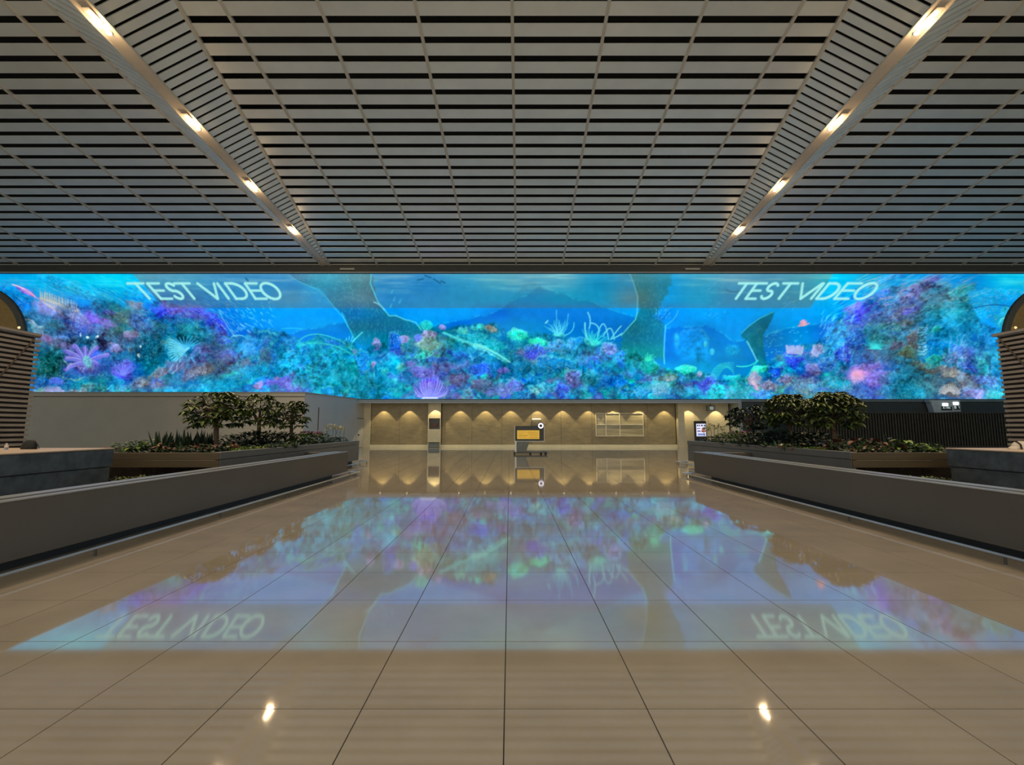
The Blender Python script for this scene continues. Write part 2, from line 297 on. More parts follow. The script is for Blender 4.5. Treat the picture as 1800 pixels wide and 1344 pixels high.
def paint_art():
    global CAN
    # water
    top = sm(GY, 560, 480)
    mixin(np.ones_like(GX), (12, 148, 236))
    mixin(sm(GY, 545, 640)*.7, (16, 120, 215))
    mixin(top*.5*sm(np.abs(GX-900), 250, 600), (10, 196, 242))
    mixin(top*.75*sm(GX, 330, 150), (6, 205, 242))
    mixin(np.exp(-((GX-1040)/110)**2-((GY-505)/40)**2)*.5, (14, 150, 205))
    st = fbm(7, 300, 3, 12)
    mixin(np.clip((st-.55)*5, 0, 1)*sm(GY, 535, 485)*.55, (110, 215, 240))
    mixin(np.clip((.42-st)*5, 0, 1)*sm(GY, 540, 485)*.3, (10, 110, 190))
    # distant hills
    hill = interp(GX, [(-60, 640), (380, 600), (410, 582), (450, 578), (500, 590), (560, 575), (640, 560), (700, 590), (780, 568), (820, 560), (870, 552), (900, 530), (950, 505), (1000, 520), (1060, 540), (1110, 555), (1160, 580), (1200, 575), (1240, 570), (1290, 600), (1400, 575), (1460, 570), (1500, 600), (1860, 560)])
    mixin(sm(GY+(N1-.5)*14, hill-2, hill+3)*.6, (10, 105, 205))
    mixin(np.exp(-((GY+(N1-.5)*14-hill)/1.5)**2)*.35*(N3 > .5), (60, 200, 230))
    tri = interp(GX, [(880, 541), (930, 488), (960, 505), (1090, 541), (1100, 560)])
    mixin(sm(GY+(N1-.5)*10, tri, tri+8)*sm(GX, 880, 900)*sm(GX, 1110, 1080)*.3, (14, 122, 180))
    # coral reef mass
    reef = interp(GX, [(-60, 560), (60, 545), (170, 528), (230, 545), (285, 530), (330, 545), (385, 560), (405, 592), (440, 590), (450, 580), (500, 585), (530, 600), (560, 588), (600, 597), (640, 612), (700, 600), (735, 588), (760, 575), (800, 572), (860, 570), (900, 590), (960, 590), (1020, 598), (1060, 600), (1110, 612), (1160, 640), (1180, 652), (1230, 655), (1290, 672), (1330, 650), (1370, 622), (1430, 606), (1460, 590), (1475, 560), (1500, 540), (1530, 520), (1580, 505), (1640, 495), (1700, 520), (1720, 560), (1760, 580), (1860, 570)])
    rm = sm(GY+(N1-.5)*26+(N3-.5)*12, reef-3, reef+5)
    mixin(rm*.9, (12, 122, 170))
    mixin(rm*np.clip((N2-.45)*4, 0, 1)*.6, (14, 96, 190))
    mixin(rm*np.clip((.5-N2)*4, 0, 1)*.55, (18, 160, 175))
    pal = [((22, 120, 225), 5), ((10, 175, 205), 6), ((18, 150, 175), 6), ((35, 80, 215), 4), ((90, 90, 205), 2), ((70, 190, 170), 2), ((95, 110, 150), 2), ((120, 110, 170), 1), ((20, 205, 195), 3), ((60, 140, 140), 2)]
    pc = [c for c, k in pal for _ in range(k)]
    r = np.random.RandomState(5)
    X = list(range(420, 1460, 13))
    for lay in range(7):
        for x in X:
            xx = x+r.uniform(-9, 9); t = float(interp(np.array([xx]), [(400, 592), (450, 588), (530, 600), (600, 600), (640, 622), (700, 606), (760, 580), (860, 578), (900, 600), (1020, 606), (1110, 622), (1180, 660), (1230, 662), (1290, 678), (1330, 658), (1370, 628), (1460, 600)])[0])
            y = t+(702-t)*(lay+r.rand()*.9)/7+3
            s = 5+9*r.rand()+lay*.5
            cc = pc[r.randint(len(pc))]; al = .3+.35*r.rand()
            for q in range(3): blob(xx+r.uniform(-1, 1)*s, y+r.uniform(-.7, .7)*s, s*(.5+r.rand()*.7), s*(.4+.4*r.rand()), [c_*r.uniform(.75, 1.1) for c_ in cc], al, r.uniform(-50, 50), .6, .6, .35*r.rand(), (70, 205, 225), .06*r.rand()*(r.rand() < .4), (170, 230, 240))
            if r.rand() < .25: spray(xx, y+4, 7, 5, 14, 30, 150, (60, 190, 225), 1.1, .45)
    # dark hollows
    for (x, y, rx, ry, col, al) in [(590, 655, 75, 42, (18, 130, 160), .85), (640, 680, 60, 28, (16, 125, 160), .7), (545, 628, 40, 22, (16, 135, 175), .7), (930, 648, 70, 13, (12, 105, 150), .8), (1010, 620, 38, 22, (14, 118, 165), .8), (1130, 560, 1, 1, (0, 0, 0), 0), (850, 625, 35, 14, (16, 110, 175), .6), (780, 600, 1, 1, (0, 0, 0), 0)]:
        blob(x, y, rx, ry, col, al, 0, .6, .3)
    # left reef (x<400)
    for a in [(20, 545, 60, 30, (14, 120, 205), .9, -25), (60, 570, 60, 30, (30, 110, 160), .9, -20), (110, 500, 60, 12, (15, 170, 225), .7, 18), (30, 515, 40, 16, (14, 150, 215), .8, 20), (170, 520, 70, 10, (20, 160, 190), .6, 14), (250, 520, 60, 12, (14, 175, 225), .6, 18),
              (90, 545, 35, 12, (110, 140, 200), .8, 20), (140, 555, 30, 12, (130, 160, 190), .7, 25), (110, 575, 40, 14, (24, 120, 150), .9, 5), (200, 600, 60, 28, (12, 92, 120), .95, 0), (255, 610, 45, 35, (10, 88, 118), .95, 0), (120, 600, 70, 12, (40, 90, 120), .8, 0), (90, 640, 45, 35, (14, 88, 100), .95, 0),
              (170, 560, 34, 13, (110, 80, 200), .95, 25), (190, 566, 24, 9, (140, 105, 225), .8, 25), (195, 548, 22, 10, (90, 90, 215), .8, 15), (215, 560, 30, 16, (60, 100, 120), .85, 20), (240, 550, 30, 18, (55, 115, 130), .85, 25), (250, 570, 34, 20, (30, 90, 170), .85, 20), (228, 590, 16, 10, (120, 110, 170), .85, 0), (235, 535, 18, 8, (110, 130, 150), .7, 25), (283, 545, 24, 13, (45, 80, 220), .9, 20), (290, 535, 10, 14, (110, 90, 220), .8, -20),
              (310, 545, 28, 12, (110, 95, 205), .8, 15), (350, 552, 40, 14, (60, 90, 205), .85, 18), (380, 575, 26, 18, (45, 85, 200), .85, 30), (340, 585, 45, 22, (18, 130, 165), .9, 10), (350, 620, 35, 22, (90, 85, 160), .8, -30), (310, 640, 40, 16, (110, 110, 165), .7, -25), (345, 655, 40, 13, (60, 95, 120), .85, -25), (395, 600, 22, 10, (20, 90, 210), .8, 0),
              (400, 625, 22, 18, (35, 120, 210), .9, 0), (440, 610, 22, 22, (40, 150, 220), .85, 0), (468, 625, 12, 20, (80, 125, 150), .8, 10), (420, 660, 60, 14, (14, 150, 205), .8, -15), (500, 640, 30, 18, (20, 160, 210), .8, -20), (395, 680, 50, 18, (16, 150, 200), .8, -10), (460, 672, 40, 10, (20, 120, 230), .8, -15),
              (80, 595, 14, 9, (130, 80, 180), .9, 0), (105, 592, 20, 8, (70, 150, 220), .8, 0), (130, 612, 26, 8, (110, 110, 170), .7, 10), (180, 605, 14, 22, (14, 50, 80), .9, 0), (196, 595, 12, 10, (20, 120, 150), .9, 0), (202, 612, 16, 12, (110, 130, 190), .85, 0), (230, 614, 7, 11, (80, 160, 160), .8, 0),
              (215, 655, 22, 20, (80, 100, 225), .9, 0), (225, 645, 16, 14, (90, 110, 235), .7, 0), (185, 665, 22, 12, (14, 150, 160), .9, 0), (205, 680, 20, 14, (10, 160, 170), .9, -20), (160, 680, 30, 10, (90, 120, 150), .7, 0), (100, 672, 22, 10, (70, 110, 220), .9, 0), (85, 690, 30, 10, (130, 150, 215), .8, 0), (140, 692, 34, 9, (90, 110, 140), .8, 0), (72, 688, 12, 12, (110, 190, 160), .8, 0), (240, 678, 32, 14, (80, 115, 130), .8, -25), (275, 672, 18, 12, (40, 110, 225), .9, 0), (280, 655, 22, 9, (150, 125, 170), .85, -20), (300, 690, 40, 10, (20, 150, 200), .8, 0), (340, 690, 40, 12, (14, 140, 190), .8, 0)]:
        blob(a[0], a[1], a[2], a[3], a[4], a[5], a[6], .5, .35, .25, (120, 210, 230), .04, (170, 220, 235))
    for (x, y) in [(215, 683), (250, 675), (275, 678), (345, 655), (360, 648), (300, 600), (440, 600), (465, 595), (150, 640), (155, 648)]:
        blob(x, y, 20, 9, (120, 200, 200), .12, -15, .6, .4, 0, (0, 0, 0), .25, (190, 235, 225))
    flecks(0, 484, 420, 560, 420, 17, -22, (70, 215, 245), 1.2, .5, 8, lambda x, y: y < 505+x*.14)
    flecks(20, 490, 420, 590, 260, 13, -28, (150, 235, 245), 1.1, .5, 10, lambda x, y: abs(y-(500+x*.16)) < 28)
    flecks(100, 500, 420, 580, 220, 10, -30, (24, 80, 190), 1.3, .5, 12)
    flecks(230, 530, 400, 600, 260, 8, -35, (150, 150, 220), 1.1, .45, 18)
    # magenta streak and pale feathers
    blob(45, 512, 26, 6, (200, 90, 220), .8, 28, .6, .2)
    stroke(curve((22, 500), (48, 507), (62, 522)), 2.4, (255, 200, 235), .9, .3); stroke([(46, 510), (60, 520)], 3, (225, 100, 200), .7)
    for i in range(22):
        x = 72+i*3.1; y = 517+i*1.05
        stroke(curve((x, y+9), (x-1, y+2), (x-3+rng.rand()*4, y-6-4*rng.rand()), 4), 1.7, (225, 222, 175), .85, .6)
    for i in range(9): stroke(curve((62+i*3, 523+i*2), (95+i*3, 525+i*4), (128+i*2, 548+i*3), 8), 1.2, (200, 205, 205), .65, .3)
    for i in range(10): stroke(curve((40+i*3, 558+i*2), (50+i*3, 566), (58+i*2, 583+i), 5), 1.6, (180, 210, 235), .6)
    # lilac flower with petals
    for (ex, ey, w) in [(118, 618, 9), (117, 630, 9), (118, 648, 8), (132, 607, 9), (168, 612, 10), (190, 625, 9), (172, 640, 9), (150, 612, 8)]:
        stroke(curve((150, 640), ((150+ex)/2, (640+ey)/2-7), (ex, ey), 7), w, (140, 110, 225), .85, .25)
        stroke(curve((150, 638), ((150+ex)/2, (640+ey)/2-9), (ex, ey-2), 7), 1.4, (190, 180, 245), .7, .2)
    blob(167, 628, 12, 16, (30, 100, 225), .8); blob(153, 636, 11, 16, (60, 160, 175), .85, -20, .4, .2, 0, (0, 0, 0), .3, (200, 240, 235)); blob(162, 612, 5, 16, (70, 160, 190), .8, 10, .4, .2, 0, (0, 0, 0), .3, (200, 240, 235))
    stroke(curve((112, 634), (118, 645), (130, 640)), 1.4, (170, 235, 220), .8); stroke(curve((118, 650), (124, 642), (148, 648)), 1.6, (190, 200, 235), .8)
    stroke(curve((105, 660), (128, 672), (148, 662)), 1.5, (130, 190, 180), .7); spray(215, 652, 40, 14, 26, 20, 160, (110, 130, 245), 1.2, .6)
    spray(225, 690, 10, 8, 20, 30, 150, (60, 220, 210), 1.2, .6); spray(182, 690, 16, 10, 24, 20, 160, (60, 220, 200), 1.4, .7)
    for i in range(5): stroke(curve((78, 685+i*3), (88, 672+i*4), (110, 690+i*2), 6), 1.8, (205, 210, 240), .65, .2)
    # spiky cyan creature
    for a in range(150, 230, 7): stroke([(330, 612), (330+38*math.cos(math.radians(a)), 612-30*math.sin(math.radians(a)))], 2.2, (110, 215, 245), .8, .3)
    for a in range(20, 150, 9): stroke([(325, 612), (325+30*math.cos(math.radians(a)), 612-20*math.sin(math.radians(a)))], 2, (60, 180, 240), .8, .4)
    blob(330, 614, 16, 9, (25, 130, 215), .8); stroke(curve((318, 622), (316, 645), (300, 656)), 2, (130, 210, 240), .8); stroke([(303, 640), (292, 652)], 2.6, (120, 190, 240), .8)
    stroke([(337, 628), (342, 640)], 2.2, (100, 210, 235), .8)
    for (x, y) in [(244, 608), (247, 626), (156, 592), (171, 592), (140, 588)]: blob(x, y, 3, 3, (190, 240, 240), .95, 0, .3, .1)
    # rim of the left arch, bubbles
    stroke(curve((385, 545), (396, 572), (412, 590)), 1.6, (90, 215, 245), .8); stroke(curve((404, 593), (420, 585), (435, 596)), 1.6, (90, 215, 245), .8)
    stroke(curve((455, 584), (470, 578), (486, 590)), 4, (90, 220, 235), .6); stroke(curve((495, 578), (515, 576), (530, 578)), 2, (40, 190, 220), .5)
    flecks(395, 525, 480, 580, 70, 6, -45, (120, 225, 245), 1.4, .7, 20)
    flecks(380, 540, 440, 590, 25, 9, -40, (140, 235, 245), 1.8, .7, 15)
    # swell lines, lower left centre
    flecks(360, 615, 560, 700, 330, 20, 24, (60, 205, 240), 1.2, .5, 10); flecks(360, 620, 560, 700, 160, 14, 28, (20, 90, 220), 1.4, .45, 10)
    blob(405, 660, 22, 5, (30, 210, 215), .7, -12)
    blob(490, 672, 30, 10, (130, 90, 220), .8, -5, .6); blob(455, 678, 12, 8, (200, 110, 190), .8); blob(486, 667, 9, 6, (210, 120, 200), .8); blob(510, 680, 12, 9, (80, 90, 160), .7)
    spray(560, 700, 40, 12, 26, 30, 160, (30, 205, 225), 1.6, .6); blob(575, 690, 16, 12, (30, 130, 230), .8, 20, .4, .2, .8)
    # big rays / sharks curved body
    stroke(curve((525, 600), (548, 575), (600, 600)), 1.6, (70, 200, 215), .6); stroke(curve((545, 604), (585, 600), (620, 625)), 4, (40, 200, 200), .5); stroke(curve((575, 625), (600, 615), (622, 622), 6), 2, (60, 210, 215), .5)
    # rock trunk 1
    lx = interp(GY, [(478, 500), (496, 528), (508, 560), (526, 576), (541, 588), (560, 605), (600, 622), (620, 640)])
    rx = interp(GY, [(478, 653), (500, 654), (520, 660), (535, 668), (545, 675), (552, 686), (556, 700), (565, 722), (575, 738), (590, 748), (610, 760)])
    wob = (N3-.5)*9+(N1-.5)*10
    m = sm(GX+wob, lx, lx+5)*sm(GX+wob, rx+2, rx-3)*sm(GY, 625, 590)
    mixin(m*.93, (28, 110, 150)); mixin(m*np.clip((N1-.42)*3, 0, 1)*.5, (22, 135, 165)); mixin(m*sm(GX, 600, 660)*sm(GY, 560, 520)*.5, (84, 108, 110)); mixin(m*sm(GY, 545, 600)*.4, (10, 96, 160))
    mixin(m*np.clip((fbm(4, 610, 3, .5)-.55)*6, 0, 1)*.3, (60, 180, 205))
    stroke([(500, 479), (528, 496), (560, 510), (577, 527), (588, 541), (603, 558), (617, 583), (622, 596)], 2, (50, 190, 220), .75)
    stroke([(653, 479), (651, 498), (658, 515), (664, 530), (676, 545), (684, 555), (696, 555), (712, 562), (718, 563), (731, 567), (740, 580)], 1.8, (70, 200, 225), .8)
    stroke(curve((657, 531), (668, 534), (676, 545)), 2.4, (140, 230, 235), .8)
    flecks(525, 482, 640, 530, 120, 8, -20, (80, 200, 225), 1, .5, 30)
    stroke([(601, 550), (612, 575)], 2, (60, 200, 235), .7); stroke([(620, 600), (637, 584)], 2, (90, 220, 230), .8)
    # fan shapes near x=620
    for a in (60, 80, 100, 120, 140): stroke(curve((617, 615), (617+12*math.cos(math.radians(a+15)), 615-14), (617+16*math.cos(math.radians(a)), 615-24*math.sin(math.radians(a)))), 1.3, (110, 220, 220), .6)
    # coral heads in the middle
    for (x, y, rx_, ry_, col, ang) in [(662, 607, 9, 14, (140, 115, 195), 0), (624, 618, 6, 7, (130, 120, 190), 0), (708, 598, 12, 9, (140, 115, 200), 0), (697, 601, 6, 6, (190, 120, 170), 0), (755, 589, 14, 10, (150, 135, 190), 20), (657, 643, 8, 7, (170, 100, 175), 0), (722, 643, 8, 9, (130, 100, 200), 0), (885, 652, 11, 9, (135, 110, 200), 0), (776, 575, 8, 5, (130, 130, 205), 20), (865, 577, 12, 6, (180, 150, 150), 15)]:
        blob(x, y, rx_, ry_, col, .95, ang, .3, .35, .3, (210, 200, 230), .15, (225, 210, 235))
    for (x, y, rx_, ry_, col) in [(760, 608, 32, 12, (80, 150, 150)), (705, 612, 12, 12, (70, 130, 150)), (750, 572, 14, 10, (30, 170, 175)), (812, 583, 20, 9, (70, 200, 175)), (840, 575, 16, 7, (40, 190, 185)), (830, 592, 30, 10, (20, 160, 180)), (865, 605, 24, 14, (20, 170, 180)), (695, 605, 14, 22, (30, 90, 215)), (735, 595, 10, 8, (60, 90, 225)), (770, 632, 28, 8, (30, 110, 230)), (738, 628, 10, 7, (20, 190, 205)), (745, 655, 40, 12, (105, 100, 185)), (790, 645, 34, 12, (90, 100, 170)), (685, 634, 22, 14, (14, 190, 220)), (635, 640, 12, 26, (25, 110, 225)), (704, 642, 10, 8, (90, 160, 140)), (805, 665, 22, 12, (90, 100, 150)), (850, 680, 26, 14, (85, 110, 150)), (840, 650, 22, 12, (25, 90, 225)), (875, 690, 26, 10, (100, 110, 190)), (820, 690, 14, 10, (60, 140, 170))]:
        blob(x, y, rx_, ry_, col, .85, 0, .4, .35, .35, (120, 225, 225), .08, (200, 235, 235))
    stroke(curve((780, 585), (825, 604), (850, 612)), 4.5, (60, 205, 215), .9); stroke(curve((835, 606), (860, 612), (897, 637)), 6, (90, 225, 220), .9, .7); stroke(curve((781, 586), (860, 622), (897, 638)), 1.4, (170, 245, 240), .8)
    stroke(curve((790, 590), (812, 605), (850, 598)), 1.3, (70, 210, 215), .7); stroke(curve((838, 605), (850, 592), (862, 588)), 1.5, (70, 220, 210), .7); stroke([(830, 628), (850, 619)], 1.5, (110, 215, 240), .8); stroke(curve((783, 600), (800, 625), (828, 635)), 2.6, (30, 175, 215), .8); stroke([(824, 618), (829, 632)], 2.2, (80, 210, 230), .8)
    stroke([(794, 651), (815, 640)], 1.4, (120, 200, 240), .7)
    # violet anemone
    blob(756, 682, 27, 22, (70, 60, 205), .9, 0, .5, .15)
    for i in range(44):
        a = math.radians(8+164*i/43.); L = 24+rng.rand()*18
        ex = 755+L*.85*math.cos(a); ey = 700-L*math.sin(a)
        stroke(curve((755, 701), (755+(ex-755)*.85, 701-(700-ey)*.25), (ex, ey), 6), 1.3, [(170, 130, 245), (200, 175, 250), (120, 100, 245)][i % 3], .85, .3)
    blob(756, 697, 9, 6, (30, 140, 235), .8, 0, .6, .1); stroke([(742, 701), (770, 701)], 2.5, (210, 240, 255), .9)
    flecks(720, 640, 820, 665, 200, 4, 80, (150, 130, 200), 1, .6, 40)
    # anemones right of centre
    blob(982, 588, 14, 5, (90, 230, 215), .8)
    spray(982, 590, 26, 18, 32, 40, 150, (90, 215, 240), 1.3, .8); stroke([(979, 588), (978, 545)], 1.3, (90, 215, 240), .7); stroke([(996, 575), (999, 552)], 1.4, (90, 215, 240), .7); stroke(curve((992, 590), (1010, 585), (1009, 567)), 1.6, (90, 215, 235), .8); stroke([(959, 568), (963, 564)], 2.2, (150, 235, 240), .8)
    blob(1045, 604, 14, 6, (60, 220, 205), .8)
    spray(1042, 607, 22, 16, 34, 25, 125, (70, 220, 220), 1.5, .8)
    for c in [((1042, 605), (1026, 590), (1028, 567)), ((1036, 577), (1040, 560), (1033, 549)), ((1038, 568), (1050, 568), (1053, 580)), ((1050, 590), (1062, 545), (1070, 598)), ((1060, 592), (1075, 560), (1080, 597)), ((1073, 597), (1085, 580), (1092, 573)), ((1075, 596), (1090, 590), (1093, 586)), ((1035, 606), (1027, 590), (1029, 568))]:
        stroke(curve(*c, 9), 1.8, (110, 225, 240), .85)
    for (x, y, rx_, ry_, col, sp) in [(910, 590, 22, 13, (20, 190, 185), .1), (945, 600, 18, 8, (30, 200, 180), .1), (938, 618, 26, 16, (45, 75, 205), .12), (916, 618, 8, 12, (90, 90, 140), .1), (978, 605, 24, 12, (30, 120, 215), .3), (1005, 605, 12, 13, (40, 140, 220), .2), (1020, 600, 14, 9, (30, 130, 210), 0), (1072, 612, 17, 14, (90, 120, 225), .3), (1108, 622, 16, 10, (30, 110, 220), .05), (1092, 640, 10, 13, (30, 110, 215), 0), (1120, 640, 16, 14, (30, 140, 170), .05), (1140, 645, 18, 14, (16, 165, 165), .05), (980, 640, 40, 16, (14, 120, 190), .05), (1010, 665, 18, 20, (90, 110, 190), .15), (905, 680, 22, 16, (85, 95, 190), .15), (950, 685, 30, 11, (30, 160, 190), .25), (985, 685, 12, 16, (30, 90, 230), .05), (1040, 665, 24, 14, (20, 120, 130), .05), (1080, 670, 30, 16, (14, 110, 220), .05), (1120, 690, 28, 14, (30, 130, 200), .1), (1160, 685, 20, 14, (60, 150, 190), .2), (1180, 665, 14, 10, (110, 130, 150), .2), (1245, 675, 16, 22, (50, 80, 220), .1), (1205, 650, 22, 9, (30, 200, 205), .1), (1200, 690, 20, 12, (30, 170, 210), .15), (1258, 690, 16, 16, (20, 200, 210), .05), (1232, 658, 6, 8, (160, 110, 190), .2)]:
        blob(x, y, rx_, ry_, col, .88, 0, .35, .3, .5, (110, 225, 230), sp, (215, 235, 245))
    spray(945, 690, 30, 8, 20, 10, 170, (120, 225, 225), 1.4, .6)
    # rock trunk 2
    lx = interp(GY, [(478, 1106), (500, 1115), (520, 1120), (545, 1121), (560, 1115), (575, 1103), (590, 1092), (605, 1088), (620, 1100)])
    rx = interp(GY, [(478, 1180), (500, 1179), (515, 1172), (530, 1165), (545, 1158), (560, 1158), (570, 1168), (600, 1168), (630, 1167), (650, 1170)])
    m = sm(GX+wob, lx, lx+4)*sm(GX+wob, rx+2, rx-3)*sm(GY, 640, 622)
    mixin(m*.95, (18, 118, 150)); mixin(m*np.clip((N1-.42)*3, 0, 1)*.5, (30, 140, 160)); mixin(m*sm(GY, 560, 520)*sm(GX, 1120, 1150)*.5, (80, 100, 98)); mixin(m*sm(GY, 590, 620)*.35, (20, 165, 150))
    mixin(m*np.clip((fbm(4, 630, 3, .5)-.55)*6, 0, 1)*.25, (70, 180, 195))
    stroke([(1106, 479), (1113, 495), (1118, 512), (1121, 522), (1120, 550), (1117, 562), (1104, 576), (1092, 590)], 1.8, (90, 210, 225), .8)
    stroke([(1170, 572), (1168, 600), (1167, 625), (1168, 640)], 1.8, (80, 215, 235), .85); stroke(curve((1170, 572), (1190, 560), (1192, 545)), 1.6, (70, 190, 230), .7); blob(1165, 555, 18, 14, (16, 120, 200), .8)
    flecks(1150, 540, 1178, 565, 30, 6, 60, (100, 220, 240), 1.2, .7, 50)
    spray(1140, 635, 20, 6, 16, 20, 160, (60, 220, 190), 1.6, .7)
    # pale blue mound to the right
    blob(1215, 610, 42, 36, (14, 130, 222), .75, 20, .4, .2, .3, (60, 190, 230)); blob(1190, 600, 6, 18, (40, 170, 230), .6); blob(1252, 618, 6, 9, (60, 190, 235), .7); blob(1240, 605, 4, 7, (70, 200, 235), .7)
    for i in range(6): stroke(curve((1250+i*2, 668), (1250+i*5, 635-i), (1290, 638+i*4)), 1.7, (40, 170, 215), .7)
    blob(1285, 615, 18, 14, (14, 130, 195), .6, 0, .6, .4, 0, (0, 0, 0), .06, (90, 210, 230))
    # fin
    fl = interp(GY, [(547, 1358), (560, 1335), (572, 1318), (585, 1303), (592, 1302), (597, 1310), (606, 1317), (620, 1325), (640, 1332), (650, 1338)])
    fr = interp(GY, [(547, 1362), (560, 1358), (575, 1350), (590, 1341), (610, 1342), (630, 1346), (650, 1352)])
    m = sm(GX, fl-1, fl+2)*sm(GX, fr+1.5, fr-1.5)*sm(GY, 546, 549)*sm(GY, 652, 640)
    mixin(m*.95, (14, 108, 150)); mixin(m*np.clip((N3-.5)*3, 0, 1)*.4, (50, 150, 175))
    stroke([(1360, 548), (1335, 560), (1318, 572), (1303, 586)], 1.6, (60, 185, 215), .8); stroke([(1313, 600), (1322, 617), (1331, 636)], 2, (110, 225, 240), .8); stroke(curve((1295, 644), (1318, 648), (1332, 634)), 2.2, (60, 210, 220), .8); stroke([(1332, 634), (1312, 665)], 2.5, (50, 205, 210), .6)
    # pinks and corals, right of the fin
    for (x, y, rx_, ry_, col, sp) in [(1338, 650, 18, 8, (60, 215, 205), .15), (1290, 665, 22, 8, (30, 170, 195), .05), (1300, 690, 22, 20, (30, 180, 205), .25), (1330, 668, 14, 14, (165, 120, 180), .25), (1362, 655, 14, 12, (25, 60, 225), .05), (1352, 678, 24, 12, (110, 110, 145), .3), (1380, 668, 18, 12, (90, 100, 150), .3), (1395, 632, 20, 16, (25, 70, 220), .1), (1435, 617, 18, 12, (150, 150, 200), .35), (1428, 648, 16, 14, (150, 120, 150), .3), (1455, 640, 22, 16, (35, 110, 200), .2), (1470, 675, 40, 14, (30, 150, 190), .15), (1410, 680, 30, 16, (30, 140, 175), .2), (1340, 694, 26, 9, (40, 120, 220), .25), (1480, 620, 20, 20, (40, 80, 205), .2)]:
        blob(x, y, rx_, ry_, col, .9, 0, .4, .35, .3, (150, 220, 230), sp, (215, 220, 245))
    spray(1330, 675, 40, 8, 18, 30, 200, (225, 150, 200), 1.2, .7); blob(1328, 680, 7, 7, (240, 90, 160), .75, 0, .8, .1)
    for i in range(14): stroke([(1384+i*2, 622), (1382+i*2.3, 607+4*rng.rand())], 1.6, [(215, 180, 230), (180, 190, 240)][i % 2], .8)
    stroke(curve((1380, 623), (1395, 632), (1410, 622)), 2, (80, 220, 225), .7)
    spray(1413, 572, 18, 4, 11, 10, 200, (240, 110, 190), 1.8, .85); blob(1412, 566, 6, 5, (245, 80, 160), .8); flecks(1385, 575, 1420, 620, 14, 5, 0, (90, 200, 240), 1.6, .7, 60)
    flecks(1345, 580, 1375, 650, 60, 3, 40, (90, 205, 240), 1.4, .6, 60); flecks(1240, 490, 1275, 560, 70, 3, 40, (100, 200, 230), 1.2, .5, 60); flecks(1370, 520, 1395, 548, 12, 8, 35, (110, 200, 220), 1.2, .6, 10)
    # right reef
    for a in [(1590, 560, 110, 60, (40, 110, 165), .9, -25), (1470, 590, 24, 40, (30, 185, 235), .85, 25), (1500, 560, 26, 32, (35, 60, 215), .9, -20), (1505, 595, 24, 26, (22, 90, 190), .9, 0), (1525, 535, 40, 12, (70, 70, 225), .9, -28), (1545, 520, 40, 10, (60, 100, 210), .7, -28), (1500, 540, 26, 7, (140, 110, 220), .8, -30), (1570, 560, 50, 30, (55, 115, 150), .9, -20), (1600, 520, 50, 14, (80, 110, 160), .9, -25), (1580, 548, 30, 9, (100, 120, 140), .8, -25), (1620, 500, 50, 12, (90, 110, 170), .8, -25), (1600, 545, 24, 8, (80, 80, 200), .8, -20), (1560, 490, 50, 8, (30, 150, 220), .7, -20), (1655, 520, 40, 26, (26, 140, 160), .9, -20), (1690, 510, 30, 12, (30, 160, 170), .8, -20), (1560, 590, 40, 30, (24, 110, 140), .9, 0), (1575, 608, 26, 12, (90, 110, 150), .8, 0), (1605, 600, 16, 30, (85, 90, 95), .85, 10), (1595, 620, 22, 12, (70, 130, 110), .8, 0), (1595, 565, 14, 8, (100, 115, 120), .8, 0), (1650, 570, 40, 40, (14, 135, 190), .85, 0), (1650, 620, 40, 30, (14, 120, 195), .8, 0), (1645, 580, 12, 8, (30, 180, 160), .7, 0), (1515, 650, 50, 14, (100, 95, 190), .85, -10), (1540, 665, 30, 20, (110, 95, 200), .8, 0), (1600, 670, 60, 28, (14, 110, 145), .95, 0), (1590, 690, 60, 18, (16, 125, 160), .9, 0), (1620, 690, 26, 18, (16, 140, 180), .9, 0), (1640, 632, 20, 12, (20, 160, 160), .9, 0), (1625, 645, 30, 9, (80, 95, 90), .8, 20), (1665, 655, 36, 14, (110, 115, 125), .9, 15), (1670, 685, 22, 16, (105, 115, 125), .95, 0), (1700, 672, 30, 16, (120, 130, 145), .85, 20), (1690, 620, 26, 16, (60, 110, 200), .85, 10), (1675, 632, 18, 18, (70, 100, 160), .8, 0), (1700, 645, 30, 10, (20, 90, 205), .85, 15), (1715, 690, 26, 12, (130, 150, 220), .9, 0), (1735, 670, 24, 10, (80, 130, 220), .85, 15), (1740, 630, 24, 24, (20, 165, 210), .85, 0), (1730, 645, 14, 14, (30, 190, 190), .8, 0), (1745, 695, 18, 9, (30, 200, 200), .8, 0), (1720, 550, 50, 20, (18, 150, 205), .6, -8), (1770, 560, 24, 24, (24, 165, 205), .8, 0), (1750, 520, 60, 16, (14, 160, 225), .5, 0)]:
        blob(a[0], a[1], a[2], a[3], a[4], a[5], a[6], .5, .35, .25, (130, 225, 225), .05, (190, 225, 235))
    flecks(1450, 485, 1700, 560, 330, 22, 26, (110, 215, 235), 1.2, .5, 9, lambda x, y: abs(y-(600-(x-1440)*.5)) < 55)
    flecks(1470, 510, 1620, 600, 220, 16, 30, (40, 60, 200), 1.5, .5, 10)
    flecks(1490, 500, 1640, 580, 130, 16, 30, (170, 170, 200), 1.2, .5, 10)
    flecks(1440, 550, 1500, 640, 150, 11, 58, (110, 235, 245), 1.6, .6, 16)
    flecks(1500, 490, 1710, 545, 60, 34, 24, (185, 205, 205), 1.2, .6, 7)
    flecks(1520, 525, 1560, 540, 20, 14, 30, (245, 150, 190), 1.5, .7, 8)
    blob(1507, 660, 24, 17, (205, 80, 205), .75, 0, .8, .2); blob(1506, 658, 11, 8, (255, 50, 165), .9, 0, .8, .1); spray(1506, 662, 44, 9, 20, 0, 360, (240, 130, 215), 1.1, .6)
